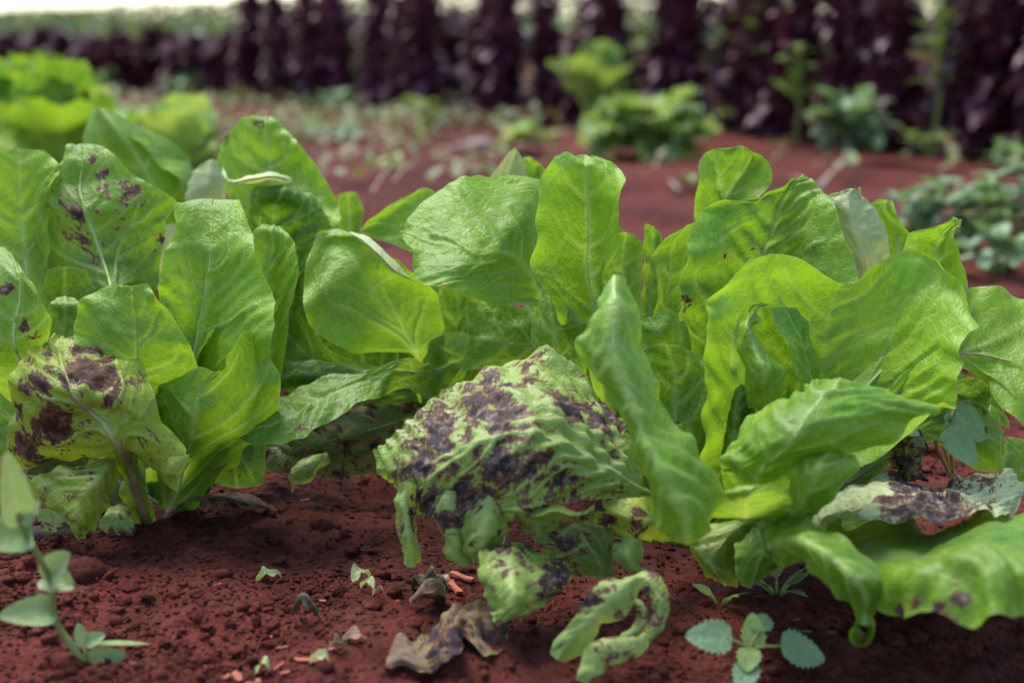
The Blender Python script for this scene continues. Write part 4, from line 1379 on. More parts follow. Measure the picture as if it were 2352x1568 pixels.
# far sides of the front lettuces (azimuth 90 degrees = away from the camera)
heart(P1, 5, 0.09, 0.13, 0.3, 2.8)
heart(P2, 5, 0.06, 0.08, 0.8, 2.6, 70, 88)
heart(P3, 6, 0.09, 0.12, 0.2, 3.0)
heart(P4, 5, 0.09, 0.12, 0.3, 2.8)

def bolted_lettuce(px, py, label, name='lettuce_plant', size=0.2, n=14, spread=(25, 80), group='lettuces behind the front row', seed=1, tone=(0.05, 0.9), res=0.0035, wr=0.55, mat='lettuce_far'):
    g = ground_at(px, py)
    pl = Plant(name, label, 'lettuce', (g.x, g.y, 0.0), group)
    r = np.random.default_rng(seed)
    for i in range(n):
        f = i / n
        az = i * 2.4 + r.random() * 0.6
        el = spread[0] + (spread[1] - spread[0]) * f
        L = size * (0.75 + 0.35 * r.random())
        grown_leaf(pl, az, L, L * wr * (0.85 + 0.4 * r.random()), el + 12, 20 + 35 * r.random() * (1 - 0.5 * f), off=0.01, z0=0.01 + 0.03 * f,
                   tone=tone[0] + (tone[1] - tone[0]) * r.random(), res=res, wob=size * 0.16, ruffle=0.006, rib_r=0.003, mat=mat, cup=0.25 + 0.3 * r.random())
    return pl

# folded leaf of the lettuce behind the left one
PB = Plant('lettuce_plant', 'blurred lettuce with a pale folded leaf, right behind the left front lettuce', 'lettuce', tuple(ground_at(330, 760)), 'lettuces behind the front row')
PB.leaf('C1', 118, '''900,1100,2 950,1100,2 1000,1100,1 1100,1100,1 1080,1100,0
620,600,2 850,680,1 1050,650,0 1310,500,2 1210,560,0
580,350,2 750,420,1 930,400,0 1150,290,2 1030,380,0
600,200,2 690,240,1 800,220,0 940,190,1.5 870,230,0
640,60,2 655,60,1 670,60,1 720,70,1 700,80,1''', tone=0.55, res=0.003)
PB.leaf('C1', 108, '''1300,900,0 1400,900,0 1500,900,0
1255,650,0 1390,680,-.5 1505,665,0
1290,540,0 1400,540,-.5 1500,540,0
1370,430,0 1430,420,0 1475,410,0''', mat='lettuce_pale', tone=0.4, pucker=0.003, res=0.0025)
PB.leaf('C3', 106, '''400,1000,0 470,1000,0 540,1000,0
420,700,0 500,720,.3 580,640,0
415,560,0 500,570,.3 592,570,0
420,470,0 490,450,0 545,450,0''', tone=0.65, res=0.0025)
PB.leaf('C1', 112, '''1050,1050,0 1110,1050,0 1170,1050,0
1080,900,0 1140,900,0 1200,900,0
1110,840,0 1150,830,0 1190,840,0''', mat='lettuce_pale', tone=0.7, res=0.0025, midrib=False)
for i in range(9):
    grown_leaf(PB, i * 2.4, 0.11 + 0.03 * r3.random(), 0.07, 35 + 40 * i / 9, 25, tone=0.4 + 0.3 * r3.random(), res=0.003, wob=0.015)
bolted_lettuce(425, 500, 'small blurred lettuce between the left front lettuce and the bare red ground', size=0.16, n=12, seed=3, spread=(35, 82))
bolted_lettuce(150, 520, 'blurred lettuce directly above the brown-spotted leaf at the left', size=0.20, n=13, seed=4, spread=(48, 88), mat='lettuce', wr=0.52, tone=(0.15, 0.95))
bolted_lettuce(20, 470, 'blurred lettuce cut by the left picture edge, behind the front row', size=0.20, n=13, seed=5, spread=(48, 88), mat='lettuce', wr=0.52, tone=(0.15, 0.95))
bolted_lettuce(70, 400, 'blurred light lettuce in the second gap from the left picture edge, behind the front row', size=0.20, n=13, seed=7, spread=(48, 88), mat='lettuce', wr=0.52, tone=(0.15, 0.95))
bolted_lettuce(200, 400, 'blurred lettuce whose leaves touch the pale folded leaf from behind', size=0.16, n=16, seed=10, spread=(35, 85))
bolted_lettuce(110, 330, 'farthest blurred light green lettuce of the row at the left', size=0.20, n=13, seed=6, spread=(48, 88), mat='lettuce', wr=0.52, tone=(0.15, 0.95))
bolted_lettuce(-60, 340, 'far blurred lettuce at the very left edge below the purple row', size=0.20, n=13, seed=8, spread=(48, 88), mat='lettuce', wr=0.52, tone=(0.15, 0.95))
bolted_lettuce(1375, 305, 'tall green lettuce standing alone against the purple row', size=0.21, n=13, seed=9, spread=(48, 90), res=0.006, tone=(0.25, 0.7), wr=0.55, group='lettuces near the purple row')
def frilly(px, py, label, rad, hh, seed):
    g = ground_at(px, py)
    pl = Plant('lettuce_plant', label, 'lettuce', (g.x, g.y, 0.0), 'lettuces near the purple row')
    r = np.random.default_rng(seed)
    for i in range(34):
        f = i / 34
        grown_leaf(pl, i * 2.4 + r.random(), rad * (0.75 + 0.35 * r.random()), rad * 0.6, 8 + 62 * f, 50 + 35 * r.random(), off=0.012, z0=0.02 + hh * 0.25 * f,
                   tone=0.2 + 0.5 * r.random(), res=0.0045, wob=0.02, ruffle=0.009, ruffle_n=6, midrib=False, mat='lettuce_far')
    return pl
frilly(1480, 365, 'low mound of frilly light green lettuce on the bare red ground', 0.15, 0.12, 5)

# pulled-up lettuce lying on its side
g = ground_at(1130, 352)
PW = Plant('lettuce_plant', 'uprooted pale lettuce lying on its side on the bare ground', 'lettuce', (g.x, g.y, 0.0), 'lettuces near the purple row')
PW.base = PW.base + np.array([-0.03, 0, 0.02])
for i in range(9):
    grown_leaf(PW, math.radians(-35 + 70 * r3.random()), 0.10 + 0.03 * r3.random(), 0.05, 12 + 30 * r3.random(), 25, tone=0.6, res=0.004, wob=0.02, ruffle=0.004, mat='lettuce_pale' if i % 2 else 'lettuce', midrib=False)
link('root', tube_mesh('root', [(-0.09, 0, 0.012), (-0.06, 0, 0.016), (-0.03, 0, 0.02), (0.0, 0, 0.02)], [0.006, 0.011, 0.013, 0.010], plain('pink_root', (0.55, 0.33, 0.30), 0.7)), PW.o)

# ------------------------------------------------------------------ weeds
def weed_leaf_arrays(L, W, lobes=5, depth=0.12, nu=9, nv=12, cup=0.2, droop=0.3, seed=0, roundish=False):
    """toothed broad leaf growing along +X from the origin"""
    r = np.random.default_rng(seed)
    V = np.linspace(0, 1, nv); U = np.linspace(-1, 1, nu)
    UU, VV = np.meshgrid(U, V)
    if roundish: prof = np.sin(np.pi * VV ** 0.62) ** 0.62
    else: prof = np.sin(np.pi * VV ** 0.70) ** 0.85
    tooth = 1 - depth * (0.5 + 0.5 * np.cos(VV * lobes * 2 * np.pi)) * np.abs(UU)
    w = W / 2 * (prof * tooth + 0.02)
    x = VV * L + 0.10 * L * UU ** 2 * (-(1 - VV)) * (1.0 if roundish else 0.3)
    y = UU * w
    z = cup * np.abs(UU) ** 1.5 * w - droop * L * VV ** 2 + 0.02 * L * fbm(UU * 2 + seed, VV * 4, seed, 2)
    P = np.stack([x, y, z], -1).reshape(-1, 3)
    vein = np.maximum(np.exp(-(UU / 0.09) ** 2), 0.7 * np.exp(-(((VV - 0.35 * np.abs(UU)) * 6 % 1.0 - 0.5) / 0.10) ** 2) * (np.abs(UU) > 0.02)).reshape(-1)
    return P, grid_quads(nv, nu), vein

def weed_leaf_mesh(L, W, mat, tone, seed, **kw):
    P, q, vein = weed_leaf_arrays(L, W, seed=seed, **kw)
    n = len(P)
    return mesh_arrays('leaf', P, q, M[mat], dict(vein=vein * 0.5, les=np.zeros(n), tone=np.full(n, tone), rim=np.zeros(n)), P[:, :2] * 10 + seed)

def orient(o, loc, direction, roll=0.0):
    d = Vector(direction).normalized()
    q = d.to_track_quat('X', 'Z') @ Matrix.Rotation(roll, 3, 'X').to_quaternion()
    o.rotation_mode = 'QUATERNION'; o.rotation_quaternion = q
    o.location = loc

# seedling at the lower right: two round toothed seed leaves and young leaves
def toothed_seedling():
    px0, py0 = 1722, 1530
    g = ground_at(px0, py0)
    root = empty('weed_seedling', (g.x, g.y, surf_h(g.x, g.y)))
    tag(root, 'small weed seedling with round toothed leaves on the soil at lower right', 'weed')
    b = np.array(root.location)
    zc = 0.672
    def W(x, y, dz=0.0): return place(x, y, zc + dz) - b
    hub = W(1722, 1490)
    link('stem', tube_mesh('stem', [np.array([0, 0, -0.004]), W(1723, 1515, .002), hub], [0.0010, 0.0010, 0.0009], M['stem_green']), root)
    spec = [((1672, 1465), (1574, 1457), 92, .05, 'weed', 8, 0.0), ((1802, 1482), (1898, 1510), 96, .0, 'weed', 8, 0.01), ((1732, 1480), (1728, 1405), 60, .0, 'weed_lime', 5, .012),
            ((1722, 1492), (1715, 1540), 60, -.0, 'weed_lime', 5, -.012), ((1720, 1525), (1700, 1585), 66, 0, 'weed', 6, -.02), ((1745, 1445), (1755, 1405), 60, 0, 'weed', 5, .02)]
    for i, (a, t, w, dr, mt, lob, dz) in enumerate(spec):
        A, T = W(*a, dz * .3), W(*t, dz)
        L = np.linalg.norm(T - A); Wd = w / FPX * zc
        o = link('leaf', weed_leaf_mesh(L, Wd, mt, 0.6, i + 3, lobes=lob, depth=0.16, roundish=True, droop=0.05, cup=0.12, nu=15, nv=42), root)
        d = Vector(T - A).normalized()
        toc = (Vector(CP - b) - Vector(A)).normalized()
        zc_ = (toc * 0.8 + Vector((0, 0, 0.6))); zc_ = (zc_ - d * zc_.dot(d)).normalized()
        yv = zc_.cross(d)
        o.rotation_mode = 'QUATERNION'; o.rotation_quaternion = Matrix((d, yv, zc_)).transposed().to_quaternion(); o.location = A
        link('leaf_stalk', tube_mesh('leaf_stalk', [hub, (hub + A) / 2 + np.array([0, 0, .0006]), A], [0.0009, 0.0008, 0.0007], M['stem_green'], 6), root)
    return root
toothed_seedling()

def flat_leaf(root, b, A, T, wpx, z, mt, tone, seed, lobes=5, depth=0.03, roundish=True, up=0.5, droop=0.05, cup=0.15, **kw):
    A, T = place(A[0], A[1], z if len(A) < 3 else A[2]) - b, place(T[0], T[1], z if len(T) < 3 else T[2]) - b
    L = np.linalg.norm(T - A); Wd = wpx / FPX * z
    o = link('leaf', weed_leaf_mesh(L, Wd, mt, tone, seed, lobes=lobes, depth=depth, roundish=roundish, droop=droop, cup=cup, nu=13, nv=24), root)
    d = Vector(T - A).normalized()
    toc = (Vector(CP - b) - Vector(A)).normalized()
    zz = toc * (1 - up) + Vector((0, 0, up)); zz = (zz - d * zz.dot(d)).normalized()
    o.rotation_mode = 'QUATERNION'; o.rotation_quaternion = Matrix((d, zz.cross(d), zz)).transposed().to_quaternion(); o.location = A
    return o

def rambling_weed():
    g = ground_at(200, 1545)
    root = empty('weed_plant', (g.x, g.y, surf_h(g.x, g.y)))
    tag(root, 'leggy weed with oval leaves along a reddish-green stem at lower left corner', 'weed')
    b = np.array(root.location); z = 0.668
    path = [(203, 1545, .672), (170, 1490, .668), (135, 1440, .665), (122, 1400, .66), (118, 1340, .65), (95, 1290, .64), (65, 1235, .63), (45, 1195, .62), (42, 1175, .618)]
    pts = np.array([place(*p) - b for p in path])
    link('stem', tube_mesh('stem', hermite(np.linspace(0, 1, len(pts)), pts, np.linspace(0, 1, 40)), np.linspace(0.0019, 0.0012, 40), M['stem_green']), root)
    spec = [((60, 1228, .63), (-70, 1240, .61), 110, .63, .55), ((45, 1195, .62), (20, 1050, .60), 85, .62, .7), ((48, 1195, .62), (88, 1150, .62), 55, .62, .5), ((60, 1215, .63), (75, 1185, .62), 40, .63, .5),
            ((110, 1330, .648), (160, 1270, .635), 90, .65, .55), ((108, 1325, .648), (165, 1345, .64), 80, .65, .5), ((118, 1405, .66), (0, 1410, .645), 85, .66, .55), ((112, 1400, .66), (85, 1362, .66), 46, .66, .5),
            ((192, 1480, .672), (178, 1428, .672), 36, .672, .5), ((200, 1475, .672), (240, 1455, .672), 40, .672, .5), ((205, 1530, .675), (285, 1500, .67), 78, .672, .5), ((200, 1545, .675), (172, 1555, .67), 48, .672, .5)]
    for i, (A, T, w, zz, up) in enumerate(spec):
        flat_leaf(root, b, A, T, w * 0.88, zz, 'weed_pale', 0.35 + 0.4 * ((i * 7) % 5) / 5, 40 + i, up=up * 0.6, cup=0.35, droop=0.02 + 0.16 * ((i * 3) % 4) / 4)
    o = flat_leaf(root, b, (205, 1478, .672), (345, 1472, .672), 26, .672, 'weed_lime', 0.2, 60, roundish=False, up=0.9)
    q = np.array([place(*p) - b for p in [(203, 1545, .673), (196, 1500, .672), (195, 1478, .672)]])
    link('stem', tube_mesh('stem', q, [0.0012, 0.001, 0.0009], M['stem_green']), root)
rambling_weed()

def little_weed(px, py, label, n, size, seed, mat='weed', group='small weeds among the lettuces', el=(10, 60)):
    g = ground_at(px, py)
    root = empty('weed_plant', (g.x, g.y, surf_h(g.x, g.y)))
    tag(root, label, 'weed', group)
    r = np.random.default_rng(seed)
    for i in range(n):
        az = i * 2.4 + r.random(); e = math.radians(el[0] + (el[1] - el[0]) * r.random())
        d = Vector((math.cos(az) * math.cos(e), math.sin(az) * math.cos(e), math.sin(e)))
        st = d * size * 0.35 + Vector((0, 0, 0.003))
        link('leaf_stalk', tube_mesh('leaf_stalk', [(0, 0, -0.003), tuple(st * 0.6), tuple(st)], 0.0009, M['stem_green'], 6), root)
        o = link('leaf', weed_leaf_mesh(size * 0.65, size * 0.36, mat, 0.35 + 0.5 * r.random(), seed * 20 + i, lobes=5, depth=0.15, droop=0.3 * r.random()), root)
        orient(o, st, d, r.random() * 0.8 - 0.4)
    return root
little_weed(1785, 1345, 'tiny weed with narrow leaves under the front lettuce', 6, 0.022, 2)
little_weed(1655, 1375, 'thin sprouting seedling left of the round-leaved weed', 3, 0.018, 3, 'weed_lime')
little_weed(1010, 1330, 'tiny green sprout beside the broken wood piece', 3, 0.008, 9, 'weed')

# toothed weed at the right, beside the rotten leaf
def right_weed():
    g = ground_at(2190, 1100)
    root = empty('weed_plant', (g.x, g.y, surf_h(g.x, g.y)))
    tag(root, 'toothed blue-green weed poking out beside the black rotten leaf', 'weed')
    b = np.array(root.location)
    fx, fy, fs = FR['C6']
    def c(x, y, z): return (fx + x * fs, fy + y * fs, z)
    flat_leaf(root, b, c(1880, 1080, .80), c(2080, 1280, .79), 80, .8, 'weed', .35, 71, lobes=7, depth=.14, up=.3)
    flat_leaf(root, b, c(1850, 1215, .79), c(2030, 1440, .78), 70, .79, 'weed', .75, 72, lobes=7, depth=.14, up=.3)
    flat_leaf(root, b, c(2060, 1000, .84), c(2120, 1080, .83), 30, .84, 'weed', .7, 73, lobes=5, depth=.14, up=.3)
    for q in ([(0, 0, 0), place(*c(1760, 1300, .80)) - b, place(*c(1850, 1300, .79)) - b], [(0, 0, 0), place(*c(1850, 1200, .81)) - b, place(*c(1880, 1080, .80)) - b], [(0, 0, 0), place(*c(1760, 1000, .84)) - b, place(*c(2060, 1000, .84)) - b]):
        q = np.array([np.asarray(x, float) for x in q])
        link('leaf_stalk', tube_mesh('leaf_stalk', hermite(np.linspace(0, 1, 3), q, np.linspace(0, 1, 10)), 0.0012, M['stem_green'], 6), root)
right_weed()

# farther weeds: foliage of many small leaves on thin stalks
def bushy_weed(px, py, label, height, spread, nleaf, leaf, seed, mat='weed', tone=(0.2, 0.8), group='weeds on the bare ground', lobes=5, depth=0.2):
    g = ground_at(px, py)
    root = empty('weed_plant', (g.x, g.y, 0.0))
    tag(root, label, 'weed', group)
    r = np.random.default_rng(seed)
    nb = max(3, nleaf // 9)
    V, Q, A, off = [], [], [], 0
    for k in range(nb):
        az = r.random() * 6.283; f = r.random() ** 0.6
        tip = np.array([math.cos(az) * spread * f, math.sin(az) * spread * f, height * (0.55 + 0.45 * r.random()) * (1 - 0.45 * f)])
        mid = tip * np.array([0.4, 0.4, 0.7])
        pts = hermite(np.array([0, .5, 1.0]), np.array([[0, 0, -0.005], mid, tip]), np.linspace(0, 1, 9))
        link('stem', tube_mesh('stem', pts, np.linspace(0.0026, 0.0010, 9) * max(1, height / 0.15), M['stem_green'], 6), root)
        for j in range(nleaf // nb):
            t = 0.25 + 0.75 * r.random()
            p = pts[int(t * 8)]
            L = leaf * (0.6 + 0.7 * r.random())
            P, q, vn = weed_leaf_arrays(L, L * 0.75, lobes, depth, 7, 9, 0.2, 0.25 * r.random(), seed + k * 50 + j)
            a2 = r.random() * 6.283; e = math.radians(-20 + 70 * r.random())
            d = Vector((math.cos(a2) * math.cos(e), math.sin(a2) * math.cos(e), math.sin(e)))
            m3 = np.array((d.to_track_quat('X', 'Z').to_matrix()))
            V.append(P @ m3.T + p + np.array(d) * L * 0.15); Q.append(q + off); off += len(P)
            A.append(np.stack([vn * 0.4, np.full(len(P), tone[0] + (tone[1] - tone[0]) * r.random())], 1))
    V = np.vstack(V); A = np.vstack(A)
    V[:, 2] = np.maximum(V[:, 2], 0.004)
    me = mesh_arrays('foliage', V, np.vstack(Q), M[mat], dict(vein=A[:, 0], les=np.zeros(len(V)), tone=A[:, 1], rim=np.zeros(len(V))), V[:, :2] * 10)
    link('foliage', me, root)
    return root

bushy_weed(2100, 590, 'toothed weed, left part of the blurred clump at the right edge', 0.13, 0.11, 70, 0.036, 11)
bushy_weed(2230, 575, 'toothed weed in the middle of the blurred clump at right', 0.145, 0.11, 76, 0.036, 12)
bushy_weed(2340, 570, 'tallest toothed weed of the blurred clump, cut by the right edge', 0.165, 0.11, 76, 0.038, 13)
bushy_weed(2290, 640, 'low front weed of the blurred clump at right, with drooping leaves', 0.07, 0.08, 36, 0.032, 14)
bushy_weed(1945, 372, 'tall blue-green weed with a bent pale stem in front of the purple row at right', 0.23, 0.10, 110, 0.055, 15, group='weeds along the purple row')
bushy_weed(2130, 362, 'lime green weed at the foot of the purple row, right of the tall weed', 0.10, 0.07, 30, 0.035, 16, 'weed_lime', group='weeds along the purple row')
bushy_weed(1700, 315, 'olive weed between purple plants, right of the tall green lettuce', 0.13, 0.10, 40, 0.04, 17, 'weed_lime', group='weeds along the purple row')
bushy_weed(420, 228, 'grey-green low weed below the purple row, third from the left', 0.11, 0.13, 60, 0.05, 18, group='weeds along the purple row')
bushy_weed(605, 228, 'grey-green weed with a domed top below the purple row, fourth from the left', 0.15, 0.12, 64, 0.05, 19, group='weeds along the purple row')
bushy_weed(775, 258, 'grey-green weed on the bare ground, left of the pale green low plant', 0.10, 0.11, 60, 0.045, 20, group='weeds along the purple row')
bushy_weed(990, 285, 'pale green low plant on the bare ground, left of the uprooted lettuce', 0.09, 0.12, 60, 0.045, 21, 'weed_lime', group='weeds along the purple row')
bushy_weed(1160, 235, 'grey-green weed at the foot of the purple row, left of the tall green lettuce', 0.13, 0.11, 56, 0.045, 22, group='weeds along the purple row')
bushy_weed(245, 215, 'grey-green weed below the purple row, second from the left', 0.13, 0.12, 50, 0.05, 23, group='weeds along the purple row')
bushy_weed(180, 185, 'far grey-green weed hugging the purple row near the left', 0.13, 0.12, 46, 0.05, 24, group='weeds along the purple row')
bushy_weed(40, 180, 'grey-green weed below the purple row at the far left', 0.13, 0.14, 46, 0.05, 25, group='weeds along the purple row')
bushy_weed(790, 325, 'small light green weed on red soil behind the left lettuce', 0.06, 0.07, 30, 0.032, 26, 'weed', tone=(.5, .9))
bushy_weed(700, 320, 'small weed close behind the tall leaf of the left lettuce', 0.05, 0.07, 26, 0.032, 27, 'weed', tone=(.4, .9))
bushy_weed(895, 390, 'small lime weed beside thin dry stems on the red soil', 0.04, 0.035, 14, 0.026, 28, 'weed_lime')
bushy_weed(1250, 335, 'small lime weed left of the frilly lettuce', 0.05, 0.06, 22, 0.03, 29, 'weed_lime')
bushy_weed(1985, 600, 'small weed hidden behind the large lettuce, left of the clump', 0.06, 0.05, 18, 0.028, 30)
bushy_weed(2290, 385, 'small weed at the foot of the purple row near the right edge', 0.06, 0.07, 22, 0.035, 31, group='weeds along the purple row')
bushy_weed(2010, 340, 'small drooping weed right beside the bent pale stem', 0.07, 0.06, 18, 0.035, 32, group='weeds along the purple row')

# scattered low sprouts and dry bits that read as one cover on the bare ground
def ground_cover():
    r = np.random.default_rng(77)
    V, Q, A, off = [], [], [], 0
    n = 0
    while n < 3600:
        px = r.random() * 2500 - 60; py = 175 + 260 * r.random() ** 1.3
        g = ground_at(px, py)
        dn = float(fbm(np.array([g.x * 2.2]), np.array([g.y * 2.2]), 55, 3)[0])
        left = 1.0 if px < 1250 else 0.35
        if r.random() > left * (0.25 + 1.6 * max(0, dn + 0.1)) * (1.0 if py < 300 else 0.35): continue
        L = 0.018 + 0.034 * r.random()
        P, q, vn = weed_leaf_arrays(L, L * 0.6, 4, 0.15, 3, 5, 0.2, 0.2, n)
        a2 = r.random() * 6.283; e = math.radians(5 + 55 * r.random())
        d = Vector((math.cos(a2) * math.cos(e), math.sin(a2) * math.cos(e), math.sin(e)))
        V.append(P @ np.array(d.to_track_quat('X', 'Z').to_matrix()).T + np.array([g.x, g.y, 0.004 + 0.045 * r.random() ** 2])); Q.append(q + off); off += len(P)
        A.append(np.full(len(P), r.random())); n += 1
    V = np.vstack(V); n = len(V)
    me = mesh_arrays('low_weeds', V, np.vstack(Q), M['cover'], dict(vein=np.zeros(n), les=np.zeros(n), tone=np.concatenate(A), rim=np.zeros(n)), V[:, :2] * 10)
    tag(link('low_weeds', me), 'scattered low sprouts and dry leaf bits on the red ground', None, None, 'stuff')
M['cover'] = leaf_material('low_weed_leaf', (0.20, 0.13, 0.07), (0.20, 0.30, 0.09), (0.2, 0.25, 0.1), trans=0.2, rough=0.6)
ground_cover()

# thin dry stems lying behind the left lettuce, and the bent pale stalk near the purple row
def bent_stem(path, rad, mat, name, label, cat='stem', group=None):
    pts = np.array([place(x, y, z) for x, y, z in path])
    b = pts[0].copy(); b[2] = 0
    o = empty(name, tuple(b)); tag(o, label, cat, group)
    q = hermite(np.linspace(0, 1, len(pts)), pts - b, np.linspace(0, 1, 24))
    q[:, 2] = np.maximum(q[:, 2], rad * 0.7)
    link('stalk', tube_mesh('stalk', q, np.linspace(rad, rad * 0.6, 24), M[mat], 7), o)
    return o
def gz(y): return CAM_H / (math.sin(PITCH) + (y - 784) / FPX * math.cos(PITCH))
bent_stem([(838, 500, gz(500)), (850, 450, 1.95), (880, 400, 2.1), (900, 375, 2.2)], 0.0016, 'stem_pale', 'dry_stem', 'thin pale dry stem behind the left lettuce, the left one of two', 'stem', 'dry stems on the red ground')
bent_stem([(865, 480, gz(480)), (900, 425, 2.0), (930, 385, 2.1), (965, 362, 2.2)], 0.0014, 'stem_pale', 'dry_stem', 'thin pale arching dry stem behind the middle lettuce, the right one of two', 'stem', 'dry stems on the red ground')
bent_stem([(1880, 440, gz(440)), (1910, 400, gz(405)), (1940, 370, gz(390)), (1945, 330, gz(380)), (1940, 300, gz(375))], 0.006, 'stem_pale', 'bent_stem', 'bent pale stalk leaning up from the soil to the tall blue-green weed')
bent_stem([(1560, 440, gz(440)), (1530, 410, gz(410)), (1505, 385, gz(395)), (1530, 340, gz(390))], 0.0035, 'stem_pale', 'dry_stem', 'dry reddish stem on the soil below the frilly lettuce', 'stem', 'dry stems on the red ground')

# ------------------------------------------------------------------ the row of dark purple plants
def purple_mesh(seed, H, R, n):
    r = np.random.default_rng(seed)
    V, Q, A, off = [], [], [], 0
    for i in range(n):
        f = (i + r.random()) / n
        h = 0.015 + (H - 0.02) * f
        rr = R * (0.55 + 0.45 * r.random()) * (1.0 - 0.62 * sstep(0.7, 1.0, np.array([f]))[0]) * (1 + 0.25 * math.sin(f * 17 + seed))
        az = i * 2.39996 + 0.5 * r.random()
        L = (0.055 + 0.035 * r.random()) * (1.1 - 0.45 * f)
        P, q, vn = weed_leaf_arrays(L, L * 0.8, 4, 0.22, 5, 7, 0.35, 0.25 + 0.4 * r.random(), seed * 999 + i, True)
        P[:, 2] += 0.12 * L * np.sin(P[:, 0] / L * 12 + i) * np.abs(P[:, 1] / L)
        e = math.radians(-10 + 65 * r.random() + 25 * f)
        a2 = az + 0.6 * (r.random() - 0.5)
        d = Vector((math.cos(a2) * math.cos(e), math.sin(a2) * math.cos(e), math.sin(e)))
        p = np.array([math.cos(az) * (rr - L * 0.55), math.sin(az) * (rr - L * 0.55), h - 0.01])
        V.append(P @ np.array(d.to_track_quat('X', 'Z').to_matrix()).T + p); Q.append(q + off); off += len(P)
        A.append(np.full(len(P), 0.15 + 0.7 * r.random()))
    V = np.vstack(V); n_ = len(V)
    V[:, 2] = np.maximum(V[:, 2], 0.003)
    return mesh_arrays('foliage', V, np.vstack(Q), M['purple'], dict(vein=np.zeros(n_), les=np.zeros(n_), tone=np.concatenate(A), rim=np.zeros(n_)), V[:, :2] * 10)
PUR = [purple_mesh(s, 0.34, 0.080 + 0.012 * (s % 3), 300) for s in range(5)]
PSTEM = tube_mesh('stem', [(0, 0, -0.01), (0.003, 0, 0.15), (0, 0.002, 0.31)], [0.014, 0.012, 0.005], M['stem_purple'])
def ordinal(k):
    return f"{k}{'th' if 10 <= k % 100 <= 20 else {1: 'st', 2: 'nd', 3: 'rd'}.get(k % 10, 'th')}"
def purple_row():
    A, B = np.array([1.34, 3.02]), np.array([-2.75, 7.45])
    n = 36
    r = np.random.default_rng(8)
    for i in range(n):
        f = i / (n - 1)
        x, y = A + (B - A) * (f ** 0.96)
        x += 0.11 * (r.random() - 0.5); y += 0.09 * (r.random() - 0.5)
        hgt = (0.56 - 0.23 * min(1, f * 1.15)) * (0.74 + 0.42 * r.random())
        if f > 0.58: hgt = 0.262 * (0.92 + 0.14 * r.random())
        o = empty('purple_plant', (x, y, 0), r.random() * 6)
        s = hgt / 0.34
        o.rotation_euler = (0.20 * (r.random() - 0.5), 0.20 * (r.random() - 0.5), o.rotation_euler[2])
        w = (0.74 + 0.36 * r.random()) * (1.0 if f < .25 else .85 if f < .58 else 1.15)
        o.scale = (w, w, s)
        tag(o, f'dark purple leafy plant, {ordinal(i + 1)} from the right end of its row', 'purple plant', 'row of purple plants')
        k = i % 5
        link('foliage', PUR[k], o); link('stem', PSTEM, o)
    # a second, looser row close behind
    for i in range(24):
        f = (i + 0.5) / 24
        x, y = A + np.array([0.28, 0.42]) + (B - A) * f
        x += 0.10 * (r.random() - 0.5)
        hgt = (0.60 - 0.36 * min(1, f * 1.25)) * (0.8 + 0.2 * r.random())
        if (r.random() < 0.3 and f > 0.4) or 0.28 < f < 0.42 or 0.15 < f < 0.20: continue
        o = empty('purple_plant', (x, y, 0), r.random() * 6)
        w = 0.8 + 0.4 * r.random()
        o.scale = (w, w, hgt / 0.34)
        tag(o, 'dark purple plant of the second row, seen through gaps of the first', 'purple plant', 'second row of purple plants')
        link('foliage', PUR[(i * 2 + 1) % 5], o); link('stem', PSTEM, o)
purple_row()

# green bolted stalks that stick out between the purple plants
def stalk_plant(px, py, label, h, seed, mat='weed_lime'):
    g = ground_at(px, py)
    root = empty('bolted_plant', (g.x, g.y, 0)); tag(root, label, 'plant', 'green stalks between the purple plants')
    r = np.random.default_rng(seed)
    pts = np.array([(0, 0, -0.01), (0.01, 0, h * 0.4), (-0.005, 0.01, h * 0.75), (0.01, 0, h)])
    link('stem', tube_mesh('stem', pts, [0.006, 0.005, 0.004, 0.002], M['stem_green'], 7), root)
    for i in range(16):
        t = 0.42 + 0.58 * i / 15; az = i * 2.4
        L = 0.085 * (1.2 - 0.5 * t)
        o = link('leaf', weed_leaf_mesh(L, L * 0.55, mat, 0.3 + 0.6 * r.random(), seed * 31 + i, lobes=4, depth=0.08, droop=0.35), root)
        e = math.radians(10 + 50 * r.random())
        orient(o, (0, 0, h * t), (math.cos(az) * math.cos(e), math.sin(az) * math.cos(e), math.sin(e)))
stalk_plant(1455, 284, 'pale green bolted stalk rising behind the tall green lettuce', 0.42, 1)
stalk_plant(1725, 318, 'lime stalk between purple plants, right of the bright gap', 0.40, 2)
stalk_plant(1600, 302, 'lime stalk in the bright gap of the purple row', 0.30, 3)
stalk_plant(2140, 356, 'lime yellow stalk between the purple plants near the right edge', 0.36, 4)
stalk_plant(1275, 275, 'lime leafy stalk left of the tall green lettuce, behind purple leaves', 0.27, 5)
stalk_plant(815, 234, 'pale stalk showing through a gap in the middle of the purple row', 0.26, 6)
stalk_plant(900, 240, 'green stalk in a narrow gap of the purple row above the bare ground', 0.26, 7)
stalk_plant(1825, 334, 'lime stalk half hidden by purple leaves, left of the tall blue-green weed', 0.24, 8)

